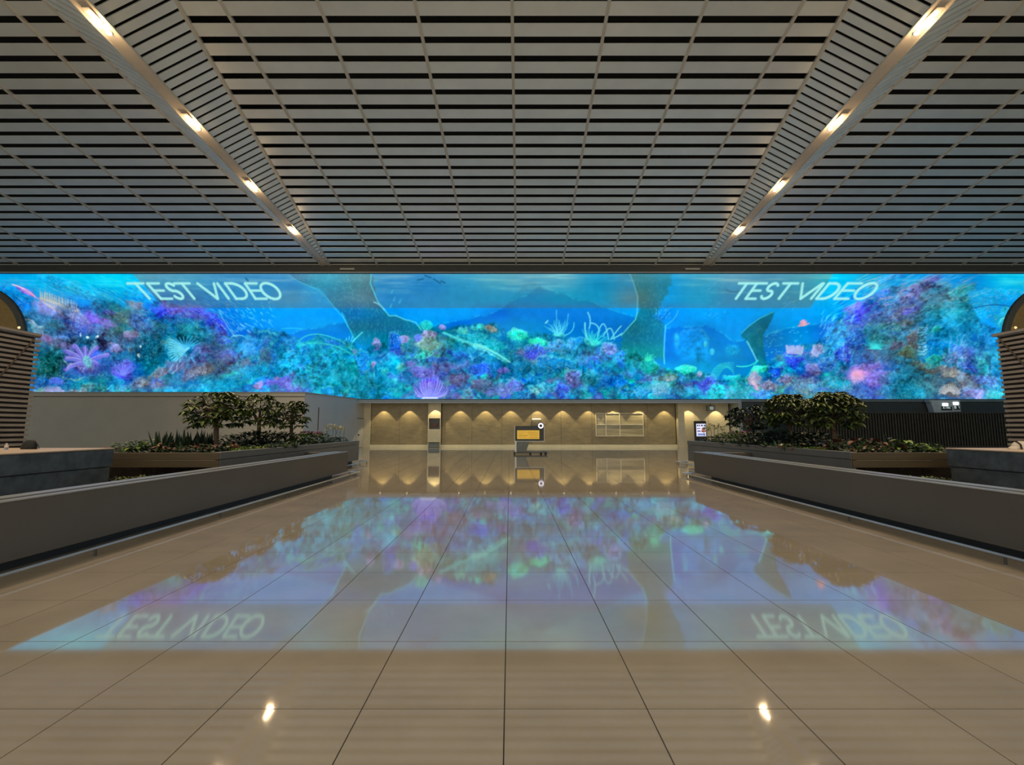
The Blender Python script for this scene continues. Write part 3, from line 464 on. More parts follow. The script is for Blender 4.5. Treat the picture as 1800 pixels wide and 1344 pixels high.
    for i in range(9): a = math.radians(25+i*16); stroke([(1540+(i-4)*2.5, 613), (1540+22*math.cos(a)*1.0, 614-15*math.sin(a))], 2.4, (40, 215, 220), .9, .8)
    for i in range(10): stroke(curve((1614, 575+i*5), (1624, 578+i*5), (1628, 571+i*5)), 1.8, (150, 225, 245), .7)
    flecks(1660, 590, 1700, 650, 50, 8, 60, (190, 225, 245), 1.8, .7, 50); flecks(1680, 620, 1760, 700, 160, 8, -30, (150, 215, 245), 1.6, .6, 40)
    blob(1642, 637, 19, 12, (16, 150, 165), .8, 0, .3, .2, .5, (120, 235, 220), .3, (160, 235, 230))
    for i in range(16): a = math.radians(15+i*10); stroke([(1668+8*math.cos(a), 696-8*math.sin(a)), (1668+20*math.cos(a), 696-20*math.sin(a))], 1.8, (200, 210, 215), .7)
    for i in range(9): a = math.radians(20+i*18); stroke([(1674, 662), (1674+20*math.cos(a), 666-17*math.sin(a))], 1.8, (190, 190, 185), .6)
    stroke(curve((1645, 690), (1640, 672), (1618, 668)), 1.4, (60, 190, 210), .6); stroke([(1718, 572), (1718, 605)], 1.8, (60, 205, 225), .7); stroke([(1695, 590), (1720, 608)], 1.8, (70, 215, 225), .6); stroke(curve((1672, 582), (1690, 562), (1735, 540)), 1.8, (60, 190, 225), .7); stroke(curve((1700, 545), (1760, 525), (1795, 548)), 2.5, (20, 90, 160), .6); stroke([(1782, 535), (1798, 523)], 4, (20, 90, 165), .7, .5)
    spray(1730, 640, 14, 10, 34, 60, 150, (60, 225, 215), 1.8, .6); blob(1738, 622, 5, 9, (90, 220, 220), .8)
    stroke([(1775, 560), (1762, 575)], 2, (90, 220, 225), .5); blob(1768, 572, 14, 16, (30, 165, 205), .6, 0, .3, .1, .8)
    # fine sparkle and ripple texture everywhere in the reef
    ridge = 1-np.abs(fbm(11, 500, 4)-.5)*12
    mixin(np.clip(ridge, 0, 1)*rm*.28, (110, 225, 240))
    ridge = 1-np.abs(fbm(6, 560, 3)-.5)*10
    mixin(np.clip(ridge, 0, 1)*rm*.2, (10, 60, 130))
    sp = np.random.RandomState(3).rand(CH, CW); mixin((sp > .99)*rm*.25, (200, 240, 245))
    CAN *= (.99+.14*N3)[..., None]
    # organic warp of the whole reef
    dx = (fbm(16, 801, 4)-.5)*15*rm+(fbm(5, 821, 2)-.5)*3*rm; dy = (fbm(16, 841, 4)-.5)*11*rm+(fbm(5, 861, 2)-.5)*3*rm
    keep = 1-np.exp(-((GX-756)/34)**2-((GY-682)/26)**2)
    ix = np.clip(GX-PX0+dx*keep, 0, CW-1.01); iy = np.clip(GY-PY0+dy*keep, 0, CH-1.01)
    a_ = ix.astype(int); b_ = iy.astype(int); fx = (ix-a_)[..., None]; fy = (iy-b_)[..., None]
    a1 = np.minimum(a_+1, CW-1); b1 = np.minimum(b_+1, CH-1)
    CAN = (CAN[b_, a_]*(1-fx)+CAN[b_, a1]*fx)*(1-fy)+(CAN[b1, a_]*(1-fx)+CAN[b1, a1]*fx)*fy
    dkn = fbm(34, 901, 3); CAN *= 1-(rm*np.clip((dkn-.48)*1.8, 0, .28))[..., None]*np.array([1.2, .75, .7], np.float32)
    pt = fbm(30, 930, 3)
    f1 = fbm(5, 940, 3); f2 = fbm(3.2, 960, 2)
    rid = np.clip(1-np.abs(f1-.5)*16, 0, 1)*np.clip((pt-.42)*5, 0, 1)
    mixin(rid*rm*.3, (120, 225, 245))
    CAN *= (1+(f2-.5)*.28*rm)[..., None]
    CAN *= (1-.30*rm*np.clip((f1-.52)*9, 0, 1)*np.clip((.6-pt)*5, 0, 1))[..., None]
    # grey translucent title band
    bx0 = interp(GY, [(479, 231), (484, 236), (500, 252), (520, 270), (542, 292)]); bx1 = interp(GY, [(479, 1467), (490, 1459), (510, 1445), (542, 1424)])
    m = sm(GX, bx0-.7, bx0+.7)*sm(GX, bx1+.7, bx1-.7)*sm(GY, 542, 541)
    g = CAN.mean(axis=2, keepdims=True)
    tgt = CAN*.50+g*.14+c3((80, 108, 122))*.34
    CAN += m[..., None]*.95*(tgt-CAN)
    mixin(m*sm(GY, 505, 479)*.3*(.4+st), (150, 190, 205))
    # pull the broad tones towards the measured grid, keep the detail
    rows_ = [l for l in TONES.strip().split('\n')]
    gy = np.array([float(l.split(':')[0]) for l in rows_])
    gv = np.array([[[float(v) for v in c.split(',')] for c in l.split(':')[1].replace('|', ' ').split()] for l in rows_], np.float32)/255
    gx = 30+60*np.arange(gv.shape[1])
    own = np.zeros_like(gv)
    for a in range(len(gy)):
        for b in range(len(gx)):
            s_ = box(gx[b]-30, gy[a]-12.5, gx[b]+30, min(gy[a]+12.5, 702)); own[a, b] = CAN[s_].mean(axis=(0, 1))
    D = np.clip(gv-own, -.22, .22)
    ax = np.clip((GX-30)/60, 0, len(gx)-1.001); ai = ax.astype(int); fx = (ax-ai)[..., None]; fx = fx*fx*(3-2*fx)
    ay = np.interp(GY, gy, np.arange(len(gy))); ay = np.clip(ay, 0, len(gy)-1.001); bi = ay.astype(int); fy = (ay-bi)[..., None]; fy = fy*fy*(3-2*fy)
    CAN += .85*((D[bi, ai]*(1-fx)+D[bi, ai+1]*fx)*(1-fy)+(D[bi+1, ai]*(1-fx)+D[bi+1, ai+1]*fx)*fy)
    CAN = np.clip(CAN, 0, 1)
    CAN = np.clip(CAN, 0, 1)
    for i in range(48):
        a = math.radians(8+164*i/47.); L = 24+rng.rand()*18
        ex = 755+L*.85*math.cos(a); ey = 700-L*math.sin(a)
        stroke(curve((755, 701), (755+(ex-755)*.85, 701-(700-ey)*.25), (ex, ey), 6), 1.4, [(160, 140, 245), (195, 190, 252), (105, 105, 240)][i % 3], .7, .3)
    stroke([(744, 700), (768, 700)], 2.5, (210, 240, 255), .9)
    for a in range(150, 232, 9): stroke([(332, 612), (332+36*math.cos(math.radians(a)), 612-30*math.sin(math.radians(a)))], 2.4, (120, 220, 245), .8, .3)
    for a in range(25, 150, 14): stroke([(325, 612), (325+30*math.cos(math.radians(a)), 612-20*math.sin(math.radians(a)))], 2.2, (70, 190, 240), .75, .4)
    for (ex, ey, w) in [(118, 618, 8), (116, 632, 8), (118, 649, 7), (132, 607, 8), (168, 612, 8), (190, 625, 8), (172, 640, 7), (150, 610, 7)]:
        stroke(curve((150, 640), ((150+ex)/2, (640+ey)/2-7), (ex, ey), 7), w, (125, 110, 215), .6, .25)
        stroke(curve((150, 637), ((150+ex)/2, (640+ey)/2-10), (ex, ey-2), 7), 1.5, (180, 180, 240), .65, .2)
    blob(154, 636, 9, 13, (60, 160, 175), .8, -20, .4, .2, 0, (0, 0, 0), .3, (200, 240, 235))
    spray(216, 660, 30, 14, 26, 20, 160, (120, 140, 250), 1.3, .6)
    stroke(curve((780, 585), (825, 604), (850, 612)), 4, (70, 205, 215), .85); stroke(curve((835, 606), (860, 612), (897, 637)), 6, (110, 230, 225), .85, .7)
    stroke([(653, 479), (651, 498), (658, 515), (664, 530), (676, 545), (684, 555), (696, 555), (712, 562), (718, 563), (731, 567), (740, 580)], 1.8, (80, 205, 225), .7)
    for c in [((545, 604), (585, 600), (620, 625)), ((525, 600), (548, 575), (600, 600))]: stroke(curve(*c), 2.4, (50, 200, 205), .55)
    for i in range(8): a = math.radians(25+i*17); stroke([(1540+(i-4)*2.5, 613), (1540+22*math.cos(a), 614-15*math.sin(a))], 2.4, (60, 225, 230), .85, .8)
    for i in range(14): a = math.radians(15+i*11); stroke([(1668+8*math.cos(a), 696-8*math.sin(a)), (1668+20*math.cos(a), 696-20*math.sin(a))], 1.8, (205, 215, 222), .6)
    for i in range(14): stroke([(1384+i*2, 622), (1382+i*2.3, 607+4*rng.rand())], 1.7, [(215, 185, 235), (180, 195, 240)][i % 2], .75)
    spray(1506, 662, 40, 9, 20, 0, 360, (225, 130, 215), 1.2, .5); blob(1506, 659, 10, 7, (240, 80, 175), .65, 0, .8, .1)
    for p in [((747, 484), (757, 488)), ((734, 492), (744, 490)), ((762, 490), (774, 498)), ((775, 494), (782, 497)), ((432, 489), (436, 493))]: stroke(p, 2.6, (24, 90, 130), .8)
    stroke(curve((1276, 508), (1284, 516), (1300, 512)), 2.5, (60, 110, 140), .7)
    for p in [(688, 515), (692, 528), (702, 532), (686, 540)]: stroke([p, (p[0]+3, p[1]-6)], 3, (60, 180, 215), .7, .5)
    # TEST VIDEO, twice, letters built from strokes in a slanted frame
    def text(corner, x0s, slantf, y_top, y_bot, col):
        for ch, a, b in x0s:
            def P(u, v):   # u across the glyph, v 0 top .. 1 bottom
                y = y_top+(y_bot-y_top)*v
                return (a+(b-a)*u+slantf(a+(b-a)*u)*(v), y)
            W = 4.4
            def arc(cx, cy, rx2, ry2, a0, a1, n=18):
                return [P(cx+rx2*math.cos(math.radians(a0+(a1-a0)*i/n)), cy-ry2*math.sin(math.radians(a0+(a1-a0)*i/n))) for i in range(n+1)]
            L = {'T': [[P(0, 0), P(1, 0)], [P(.5, 0), P(.5, 1)]],
                 'E': [[P(.08, 0), P(.08, 1)], [P(.08, 0), P(1, 0)], [P(.08, .47), P(.9, .47)], [P(.08, 1), P(1, 1)]],
                 'V': [[P(0, 0), P(.52, 1)], [P(.52, 1), P(1, 0)]],
                 'I': [[P(.5, 0), P(.5, 1)]],
                 'D': [[P(.06, 0), P(.06, 1)], [P(.06, 0), P(.4, 0)]+arc(.4, .5, .56, .5, 90, -90)+[P(.4, 1), P(.06, 1)]],
                 'O': [arc(.5, .5, .5, .52, 0, 360, 30)],
                 'S': [arc(.52, .25, .42, .25, 25, 180, 10)+arc(.5, .27, .40, .23, 180, 262, 4)+arc(.5, .74, .44, .26, 78, -90, 12)+arc(.5, .74, .44, .26, -90, -160, 4)]}[ch]
            for poly in L: stroke(poly, W, col, .95)
    # left: tops lean left
    text(0, [('T', 224, 252), ('E', 257, 279), ('S', 286, 304), ('T', 306, 333), ('V', 347, 376), ('I', 378, 386), ('D', 394, 423), ('E', 429, 451), ('O', 452, 482)],
         lambda x: 25-(x-240)*.035, 498, 525, (158, 232, 228))
    text(0, [('T', 1299, 1327), ('E', 1329, 1348), ('S', 1354, 1372), ('T', 1377, 1403), ('V', 1411, 1446), ('I', 1445, 1451), ('D', 1456, 1484), ('E', 1488, 1515), ('O', 1519, 1549)],
         lambda x: -19-(x-1300)*.022, 498, 525, (158, 235, 232))
    CAN[..., 1] += .42*np.maximum(0, CAN[..., 0]-CAN[..., 1]); CAN[..., 0] *= 1-.10*(CAN[..., 0] > CAN[..., 1])
    stroke([(-60, 480), (1860, 480)], 1.6, (160, 225, 240), .4)
    return np.clip(CAN, 0, 1)
# ---------------- video screen ----------------
P0, PC, P2 = (37.0, 3.98), (38.0, 8.5), (28.2, 11.50)
def build_screen():
    art = paint_art()
    lin = np.where(art <= .04045, art/12.92, ((art+.055)/1.055)**2.4).astype(np.float32)
    ts = np.linspace(0, 1, 4001)
    dd = (1-ts)**2*P0[0]+2*ts*(1-ts)*PC[0]+ts**2*P2[0]; zz = (1-ts)**2*P0[1]+2*ts*(1-ts)*PC[1]+ts**2*P2[1]
    r = (zz-H)/dd; q = (r-TILT)/(1+r*TILT); ys = 672-F_PX*q
    rows = np.linspace(ys[0], ys[-1], 206)
    o = np.argsort(ys); tt = np.interp(rows, ys[o], ts[o])
    d = np.interp(tt, ts, dd); z = np.interp(tt, ts, zz)
    xs = np.linspace(-44, 44, 1701)
    nr, nc = len(rows), len(xs)
    co = np.zeros((nr, nc, 3), np.float32); co[..., 0] = xs[None]; co[..., 1] = d[:, None]; co[..., 2] = z[:, None]
    px = 896+F_PX*xs[None]/(d*CT+(z-H)*ST)[:, None]; py = np.repeat((672-F_PX*((z-H)/d-TILT)/(1+(z-H)/d*TILT))[:, None], nc, 1)
    u = np.clip(px-PX0, 0, CW-1.001); v = np.clip((py-480)*(222.0/221.0)+1-0, 0, CH-1.001)
    over = px-PX0 > CW-1.001; u = np.where(over, 2*(CW-1.001)-(px-PX0), u); u = np.where(px < PX0, PX0-px, u); u = np.clip(u, 0, CW-1.001)
    ui = u.astype(int); vi = v.astype(int); fu = (u-ui)[..., None]; fv = (v-vi)[..., None]
    c = (lin[vi, ui]*(1-fu)+lin[vi, ui+1]*fu)*(1-fv)+(lin[vi+1, ui]*(1-fu)+lin[vi+1, ui+1]*fu)*fv
    me = bpy.data.meshes.new('display_face')
    idx = np.arange(nr*nc).reshape(nr, nc)
    q4 = np.stack([idx[:-1, :-1], idx[:-1, 1:], idx[1:, 1:], idx[1:, :-1]], -1).reshape(-1, 4).astype(np.int32)
    me.vertices.add(nr*nc); me.vertices.foreach_set('co', co.ravel())
    me.loops.add(q4.size); me.loops.foreach_set('vertex_index', q4.ravel())
    me.polygons.add(len(q4)); me.polygons.foreach_set('loop_start', np.arange(0, q4.size, 4, dtype=np.int32))
    me.update(calc_edges=True)
    ca = me.color_attributes.new('picture', 'FLOAT_COLOR', 'POINT')
    rgba = np.ones((nr*nc, 4), np.float32); rgba[:, :3] = c.reshape(-1, 3); ca.data.foreach_set('color', rgba.ravel())
    m = bpy.data.materials.new('video_picture'); m.use_nodes = True; nt = m.node_tree; nt.nodes.clear()
    at_ = nt.nodes.new('ShaderNodeAttribute'); at_.attribute_name = 'picture'
    em = nt.nodes.new('ShaderNodeEmission'); em.inputs['Strength'].default_value = SCREEN_GAIN
    ou = nt.nodes.new('ShaderNodeOutputMaterial')
    nt.links.new(at_.outputs['Color'], em.inputs['Color']); nt.links.new(em.outputs[0], ou.inputs['Surface'])
    m.cycles.emission_sampling = 'NONE' if SCREEN_NOSAMPLE else 'AUTO'
    me.materials.append(m)
    root = empty('video_screen', (0, 37, 3.98), 'giant curved video wall showing a blue coral reef with TEST VIDEO titles', 'screen')
    f = bpy.data.objects.new('display_face', me); COL.objects.link(f); f.parent = root; f.matrix_parent_inverse = Matrix.Translation(-root.location)
    # casing behind the face follows the curve
    b = MB(); n = 12; prof = []
    for i in range(n+1):
        t = i/n; prof.append(((1-t)**2*P0[0]+2*t*(1-t)*PC[0]+t*t*P2[0], (1-t)**2*P0[1]+2*t*(1-t)*PC[1]+t*t*P2[1]))
    for i in range(n):
        (a, za), (c_, zc) = prof[i], prof[i+1]
        b.hexa([(-44, a+.05, za+.03), (44, a+.05, za+.03), (44, a+.6, za+.15), (-44, a+.6, za+.15), (-44, c_+.05, zc+.03), (44, c_+.05, zc+.03), (44, c_+.6, zc+.5), (-44, c_+.6, zc+.5)])
    b.build('casing', M['dark'], root)
    MB().box(-44, 44, 36.93, 37.5, 3.86, 3.975).build('bottom_frame', M['dark'], root)
    return root
SCREEN_NOSAMPLE = False
build_screen()

# ---------------- ceiling ----------------
def cz(y): return 16.6-.164*y
def cx(y): return .17+.022*(y-15.65)
def inner(y): return 10.27+(12.02-10.27)*(y-12.4)/15.6
def outer(y): return 14.27+(12.52-14.27)*(y-12.4)/15.6
def sdrop(y): return max(.0, .065*(28-y))
def shalf(y): return .25-.004*(y-12.4)
YEND = 28.0; PITCH = .641; GAP0 = 13.01; Y0 = GAP0-3*PITCH
def slab(b, xa0, xb0, xa1, xb1, y0, y1, th=.02, dz=0):
    b.hexa([(xa0, y0, cz(y0)+dz), (xb0, y0, cz(y0)+dz), (xb1, y1, cz(y1)+dz), (xa1, y1, cz(y1)+dz),
            (xa0, y0, cz(y0)+th+dz), (xb0, y0, cz(y0)+th+dz), (xb1, y1, cz(y1)+th+dz), (xa1, y1, cz(y1)+th+dz)])
    return b
def field(name, lines, left, right):
    """a ceiling field: slats in rows between rails; lines = rail offsets, left/right = edge functions"""
    root = MB()
    YS = 3.0
    slab(root, cx(YS)+left(YS), cx(YS)+right(YS), cx(YEND)+left(YEND), cx(YEND)+right(YEND), YS, YEND, .05, 1.1)
    for e in (left, right): slab(root, cx(YS)+e(YS)-.03, cx(YS)+e(YS)+.03, cx(YEND)+e(YEND)-.03, cx(YEND)+e(YEND)+.03, YS, YEND, 1.1, .03)
    slab(root, cx(YEND)+left(YEND), cx(YEND)+right(YEND), cx(YEND)+left(YEND), cx(YEND)+right(YEND), YEND-.02, YEND+.02, 1.12, .0)
    slab(root, cx(YS)+left(YS), cx(YS)+right(YS), cx(YS)+left(YS), cx(YS)+right(YS), YS-.02, YS+.02, 1.12, .0)
    root = root.build(name, M['plenum']); tag(root, kind='structure')
    k = 0; rest = MB(); n = 0
    g = GAP0-15*PITCH
    while g < YEND-.15:
        y0, y1 = g+.115, min(g+PITCH-.115, YEND)
        ed = [left] + [(lambda y, l=l: l) for l in lines] + [right]
        for i in range(len(ed)-1):
            a, c = ed[i], ed[i+1]
            xa0, xb0, xa1, xb1 = cx(y0)+a(y0), cx(y0)+c(y0), cx(y1)+a(y1), cx(y1)+c(y1)
            if xb0-xa0 < .1 or xb1-xa1 < .05: continue
            if g < GAP0-2.5*PITCH: slab(rest, xa0, xb0, xa1, xb1, y0, y1)
            else:
                slab(MB(), xa0, xb0, xa1, xb1, y0, y1).build('slat', M['slat'], root); n += 1
        g += PITCH
    tag(rest.build('slat', M['slat'], root), kind='stuff')
    for l in lines:
        b = MB(); slab(b, cx(3)+l-.05, cx(3)+l+.05, cx(YEND)+l-.05, cx(YEND)+l+.05, 3, YEND, .10, -.02); b.build('rail', M['rail'], root)
    for e in (left, right):
        b = MB(); slab(b, cx(3)+e(3)-.06, cx(3)+e(3)+.06, cx(YEND)+e(YEND)-.06, cx(YEND)+e(YEND)+.06, 3, YEND, .12, -.03); b.build('edge_rail', M['rail'], root)
    return root
field('ceiling', [-8.94+2.97*i for i in range(7)], lambda y: -inner(y), lambda y: inner(y))
field('ceiling.001', [-38.6+3.29*i for i in range(8)], lambda y: -40.0, lambda y: -outer(y))
field('ceiling.002', [15.6+3.25*i for i in range(8)], lambda y: outer(y), lambda y: 40.0)

def coffer(s, idx):
    root = MB()
    def hx(y0, y1, fa, fb, za, zb, th):
        p = []
        for dz in (0, th):
            for y, f, z in ((y0, fa, za), (y0, fb, zb), (y1, fb, zb), (y1, fa, za)):
                p.append((cx(y)+s*f(y), y, cz(y)+z(y)+dz))
        return p
    so = lambda y: 12.25+shalf(y); si = lambda y: 12.25-shalf(y)
    low = lambda y: -sdrop(y); zero = lambda y: 0.0
    n = 16
    for i in range(n):   # the flat light strip that runs along the ridge
        ya = 3+(YEND-3)*i/n; yb = 3+(YEND-3)*(i+1)/n
        root.hexa(hx(ya, yb, si, so, low, low, .06))
        for fa in ((lambda y: inner(y)), (lambda y: outer(y))):   # dark backing behind both slatted flanks
            g = si if fa(20) < 12 else so
            root.hexa(hx(ya, yb, g, fa, lambda y: -sdrop(y)+.22, lambda y: .22, .03), 1)
    for fa in (si, so): root.hexa(hx(3, YEND, lambda q: fa(q)-.02, lambda q: fa(q)+.02, lambda q: low(q)+.05, lambda q: low(q)+.05, .2), 1)
    for fa in (inner, outer): root.hexa(hx(3, YEND, lambda q: fa(q)-.03, lambda q: fa(q)+.03, lambda q: .03, lambda q: .03, .22), 1)
    root = root.build('ceiling.%03d' % idx, [M['strip'], M['plenum']]); tag(root, kind='structure')
    P = PITCH/2; y = GAP0-15*PITCH; rest = MB()
    while y < YEND-.2:
        for fa in (inner, outer):
            g = si if fa is inner else so
            far = MB() if y > 11.2 else rest
            far.hexa(hx(y+.045, y+P-.045, g, fa, lambda q: low(q)+.01, lambda q: .0, .04))
            if y > 11.2: far.build('slat', M['slat'], root)
        y += P
    tag(rest.build('slat', M['slat'], root), kind='stuff')
    for f, nm in ((si, 'strip_edge'), (so, 'strip_edge')):
        b = MB(); b.hexa(hx(3, YEND, lambda q: f(q)-.02, lambda q: f(q)+.02, lambda q: low(q)-.03, lambda q: low(q)-.03, .05)); b.build(nm, M['rail'], root)
    return root
coffer(-1, 3); coffer(1, 4)

WARM = (1.0, .72, .42)
bulbm = emit('warm_bulb', (1.0, .80, .52), BULB)
names = ['nearest', 'second nearest', 'third nearest', 'farthest']
for s, side in ((-1, 'left'), (1, 'right')):
    for k in range(7):
        y = 12.19+3.85*(3-k)
        if y > 27 or y < 4: continue
        x = cx(y)+s*12.25; z = cz(y)-sdrop(y)
        if k <= 3:
            t = empty('ceiling_downlight', (x, y, z), 'three warm bulbs in a row, %s cluster of the %s ceiling light strip' % (names[3-k], side), 'lamp', 'downlight clusters in the ceiling strips')
            MB().box(x-.11, x+.11, y-.48, y+.48, z-.012-.0, z+.004).build('trim_plate', M['strip'], t)
            for j in (-1, 0, 1):
                yy = y+j*.29; zz = cz(yy)-sdrop(yy)-.03
                MB().lathe((x, yy, zz), [(.03, -.055), (.062, -.035), (.075, 0), (.075, .02)], 14).build('bulb', bulbm, t, True)
                MB().lathe((x, yy, zz), [(.092, .0), (.092, .03)], 14).build('bezel', M['steel'], t)
        ld = bpy.data.lights.new('strip_lamp', 'SPOT'); ld.energy = STRIP_SPOT; ld.color = WARM; ld.spot_size = R(125); ld.spot_blend = .8; ld.shadow_soft_size = .12
        lo = bpy.data.objects.new('strip_lamp', ld); COL.objects.link(lo); lo.location = (x, y, z-.2)
        ld = bpy.data.lights.new('strip_glow', 'POINT'); ld.energy = GLOW; ld.color = (1.0, .62, .28); ld.shadow_soft_size = .08
        lo = bpy.data.objects.new('strip_glow', ld); COL.objects.link(lo); lo.location = (x, y, z-.22)

# header between ceiling and screen
b = MB().box(-44, 44, 28.02, 28.3, 11.52, 12.1); tag(b.build('trim_1', M['dark']), kind='structure')
b = MB().box(-44, 44, 27.95, 28.02, 11.50, 11.56); tag(b.build('trim_2', M['fascia']), kind='structure')
for px, w in ((610, 'left'), (1218, 'right')):
    x = at(px, 27.9, 11.8)
    v = MB().box(x-.47, x+.47, 27.93, 28.02, 11.70, 11.80).build('air_vent', M['fascia'])
    tag(v, 'small pale slot vent on the dark header above the screen, %s one' % w, 'vent')

# ---------------- floor ----------------
T = .817; XT = -.03; YT = 2.75
fl = MB().box(-45, 45, -8, 38.3, -.12, -.004).build('floor', M['grout']); tag(fl, kind='structure')
g = .0035
me0 = None
for j in range(-1, 17):
    for i in range(-8, 8):
        x0 = XT+i*T; y0 = YT+j*T
        if me0 is None:
            o = MB().box(g, T-g, g, T-g, -.01, 0).build('tile', M['tile'], fl); me0 = o.data
        else:
            o = bpy.data.objects.new('tile', me0); COL.objects.link(o); o.parent = fl
        o.location = (x0, y0, 0)
b = MB()
def trect(x0, x1, y0, y1): b.add([(x0, y0, 0), (x1, y0, 0), (x1, y1, 0), (x0, y1, 0)], [(0, 1, 2, 3)])
for j in range(-12, 44):
    for i in range(-53, 54):
        if -1 <= j < 17 and -8 <= i < 8: continue
        if YT+j*T > 37.9: continue
        trect(XT+i*T+g, XT+(i+1)*T-g, YT+j*T+g, YT+(j+1)*T-g)
tag(b.build('tile', M['tile'], fl), kind='stuff')

# ---------------- far recess and walls ----------------
YB = 37.7
def wx(px, y=YB, z=2.5): return at(px, y, z)
ZC = zat(707.5, 36.9)
wb = MB().box(-12.3, 19, YB+.3, YB+.5, 0, 4.2).build('wall_back', M['brown']); tag(wb, kind='structure')
def panel(x0, x1, m, y=YB, z0=.26, z1=3.9, th=.3):
    return MB().box(x0+.008, x1-.008, y, y+th, z0, z1).build('panel', m, wb)
e = [653, 703, 753]
for a, c in ((653, 703), (703, 753), (777, 830), (830, 882), (882, 934), (934, 986), (986, 1040), (1040, 1090), (1090, 1138), (1138, 1187)):
    panel(wx(a), wx(c), M['brown'])
panel(wx(640), wx(652.5), M['beige'], YB-.15, .0)
for a, c in ((1199, 1221), (1221, 1245), (1245, 1281)): panel(wx(a), wx(c), M['beige'], YB, .0)
tag(MB().box(wx(640), wx(1200), YB-.10, YB-.002, 0, .235).build('baseboard_back', M['ledge']), kind='structure')
for a, c in ((754, 776), ):
    root = MB().box(wx(a), wx(a)+.06, YB-.42, YB-.02, 0, 3.9)
    root.box(wx(c)-.06, wx(c), YB-.42, YB-.02, 0, 3.9).box(wx(a)+.06, wx(c)-.06, YB-.42, YB-.02, zat(735, YB-.4), 3.9)
    root.box(wx(a)+.06, wx(c)-.06, YB-.42, YB-.02, zat(777, YB-.4), zat(754, YB-.4))
    p = root.build('pillar', M['beige']); tag(p, 'beige pillar with a dark service niche in the far wall', 'pillar')
    MB().box(wx(a)+.06, wx(c)-.06, YB-.12, YB-.05, zat(754, YB), zat(735, YB)).build('niche_back', M['darksteel'], p)
    MB().box(wx(763), wx(769), YB-.3, YB-.12, zat(749, YB), zat(745.5, YB)).build('wall_phone', mat('red_brown_plastic', (.12, .03, .02), .5), p)
    MB().box(wx(a)+.06, wx(c)-.06, YB-.38, YB-.04, .02, zat(778, YB)).build('kick_panel', M['grey_case'], p)
p = MB().bbox(wx(1188), wx(1199), YB-.5, YB-.02, 0, 3.9, .02).build('pillar', M['beige']); tag(p, 'slim beige square pillar at the right end of the bronze panels', 'pillar')
ce = MB().box(-12.6, 19.2, 36.6, YB+.5, ZC, ZC+.2).build('ceiling.005', M['beige']); tag(ce, kind='structure')
fa = MB().box(-12.6, 18.75, 36.45, 36.62, zat(708.3, 36.45), zat(702.2, 36.45)).build('trim_3', M['fascia']); tag(fa, kind='structure')
tag(MB().box(-12.6, 18.75, 36.38, 36.45, zat(708.3, 36.45), zat(706.6, 36.45)).build('trim_4', M['rail']), kind='structure')
tag(MB().box(18.5, 18.78, 36.4, YB+.4, 0, zat(702.2, 36.45)).build('trim_5', M['fascia']), kind='structure')

# scallop downlights along the far wall
i = 0
spotm = emit('small_warm_lens', (1.0, .84, .55), 7)
for px in (672, 718, 764, 808, 853, 898, 945, 990, 1036, 1080, 1126, 1171, 1214, 1263):
    yy = YB-.50 if px != 764 else YB-.88
    x = wx(px, yy)
    d = empty('recessed_downlight', (x, yy, ZC), '%s recessed downlight from the left over the far wall' % ORD[i] , 'lamp', 'small downlights washing the far wall')
    MB().lathe((x, yy, ZC-.02), [(.09, 0), (.09, .02)], 12).build('bezel', M['steel'], d)
    MB().lathe((x, yy, ZC-.025), [(.05, 0), (.06, .01)], 12).build('lens', spotm, d)
    ld = bpy.data.lights.new('wall_washer', 'SPOT'); ld.energy = WALL_SPOT; ld.color = (1.0, .80, .42); ld.spot_size = R(82); ld.spot_blend = .22; ld.shadow_soft_size = .03
    lo = bpy.data.objects.new('wall_washer', ld); COL.objects.link(lo); lo.location = (x, yy, ZC-.05)
    i += 1

# left pale wall
XA = at(535, 29.8, 3); XZ = at(641, 37.7, 3); ZW = zat(690, 29.8)
b = MB(); b.hexa([(-46, 29.8, 0), (XA, 29.8, 0), (XZ, 37.6, 0), (-46, 38.2, 0), (-46, 29.8, ZW), (XA, 29.8, ZW), (XZ, 37.6, ZW), (-46, 38.2, ZW)])
tag(b.build('wall_left', M['white']), kind='structure')
b = MB(); b.hexa([(-46, 29.74, ZW), (XA+.05, 29.74, ZW), (XZ+.05, 37.6, ZW), (-46, 38.2, ZW), (-46, 29.74, ZW+.05), (XA+.05, 29.74, ZW+.05), (XZ+.05, 37.6, ZW+.05), (-46, 38.2, ZW+.05)])
tag(b.build('trim_6', M['fascia']), kind='structure')
tag(MB().box(-46, XA+.01, 29.76, 29.8, ZW-.27, ZW-.235).build('trim_7', M['darksteel']), kind='structure')
dirv = Vector((XZ-XA, 37.6-29.8, 0)); Ls = dirv.length; dirv.normalize(); nv = Vector((dirv.y, -dirv.x, 0))
def on_side(t0, t1, z0, z1, off, th):
    a = Vector((XA, 29.8, 0))+dirv*t0+nv*off; c = Vector((XA, 29.8, 0))+dirv*t1+nv*off
    p = [a, a+nv*th, c+nv*th, c]
    return MB().hexa([(q.x, q.y, z0) for q in p]+[(q.x, q.y, z1) for q in p])
def side_t(px):
    lo, hi = 0., Ls
    for _ in range(40):
        m_ = (lo+hi)/2; q = Vector((XA, 29.8, 0))+dirv*m_
        if 896+F_PX*q.x/(q.y*CT+.9*ST) < px: lo = m_
        else: hi = m_
    return lo
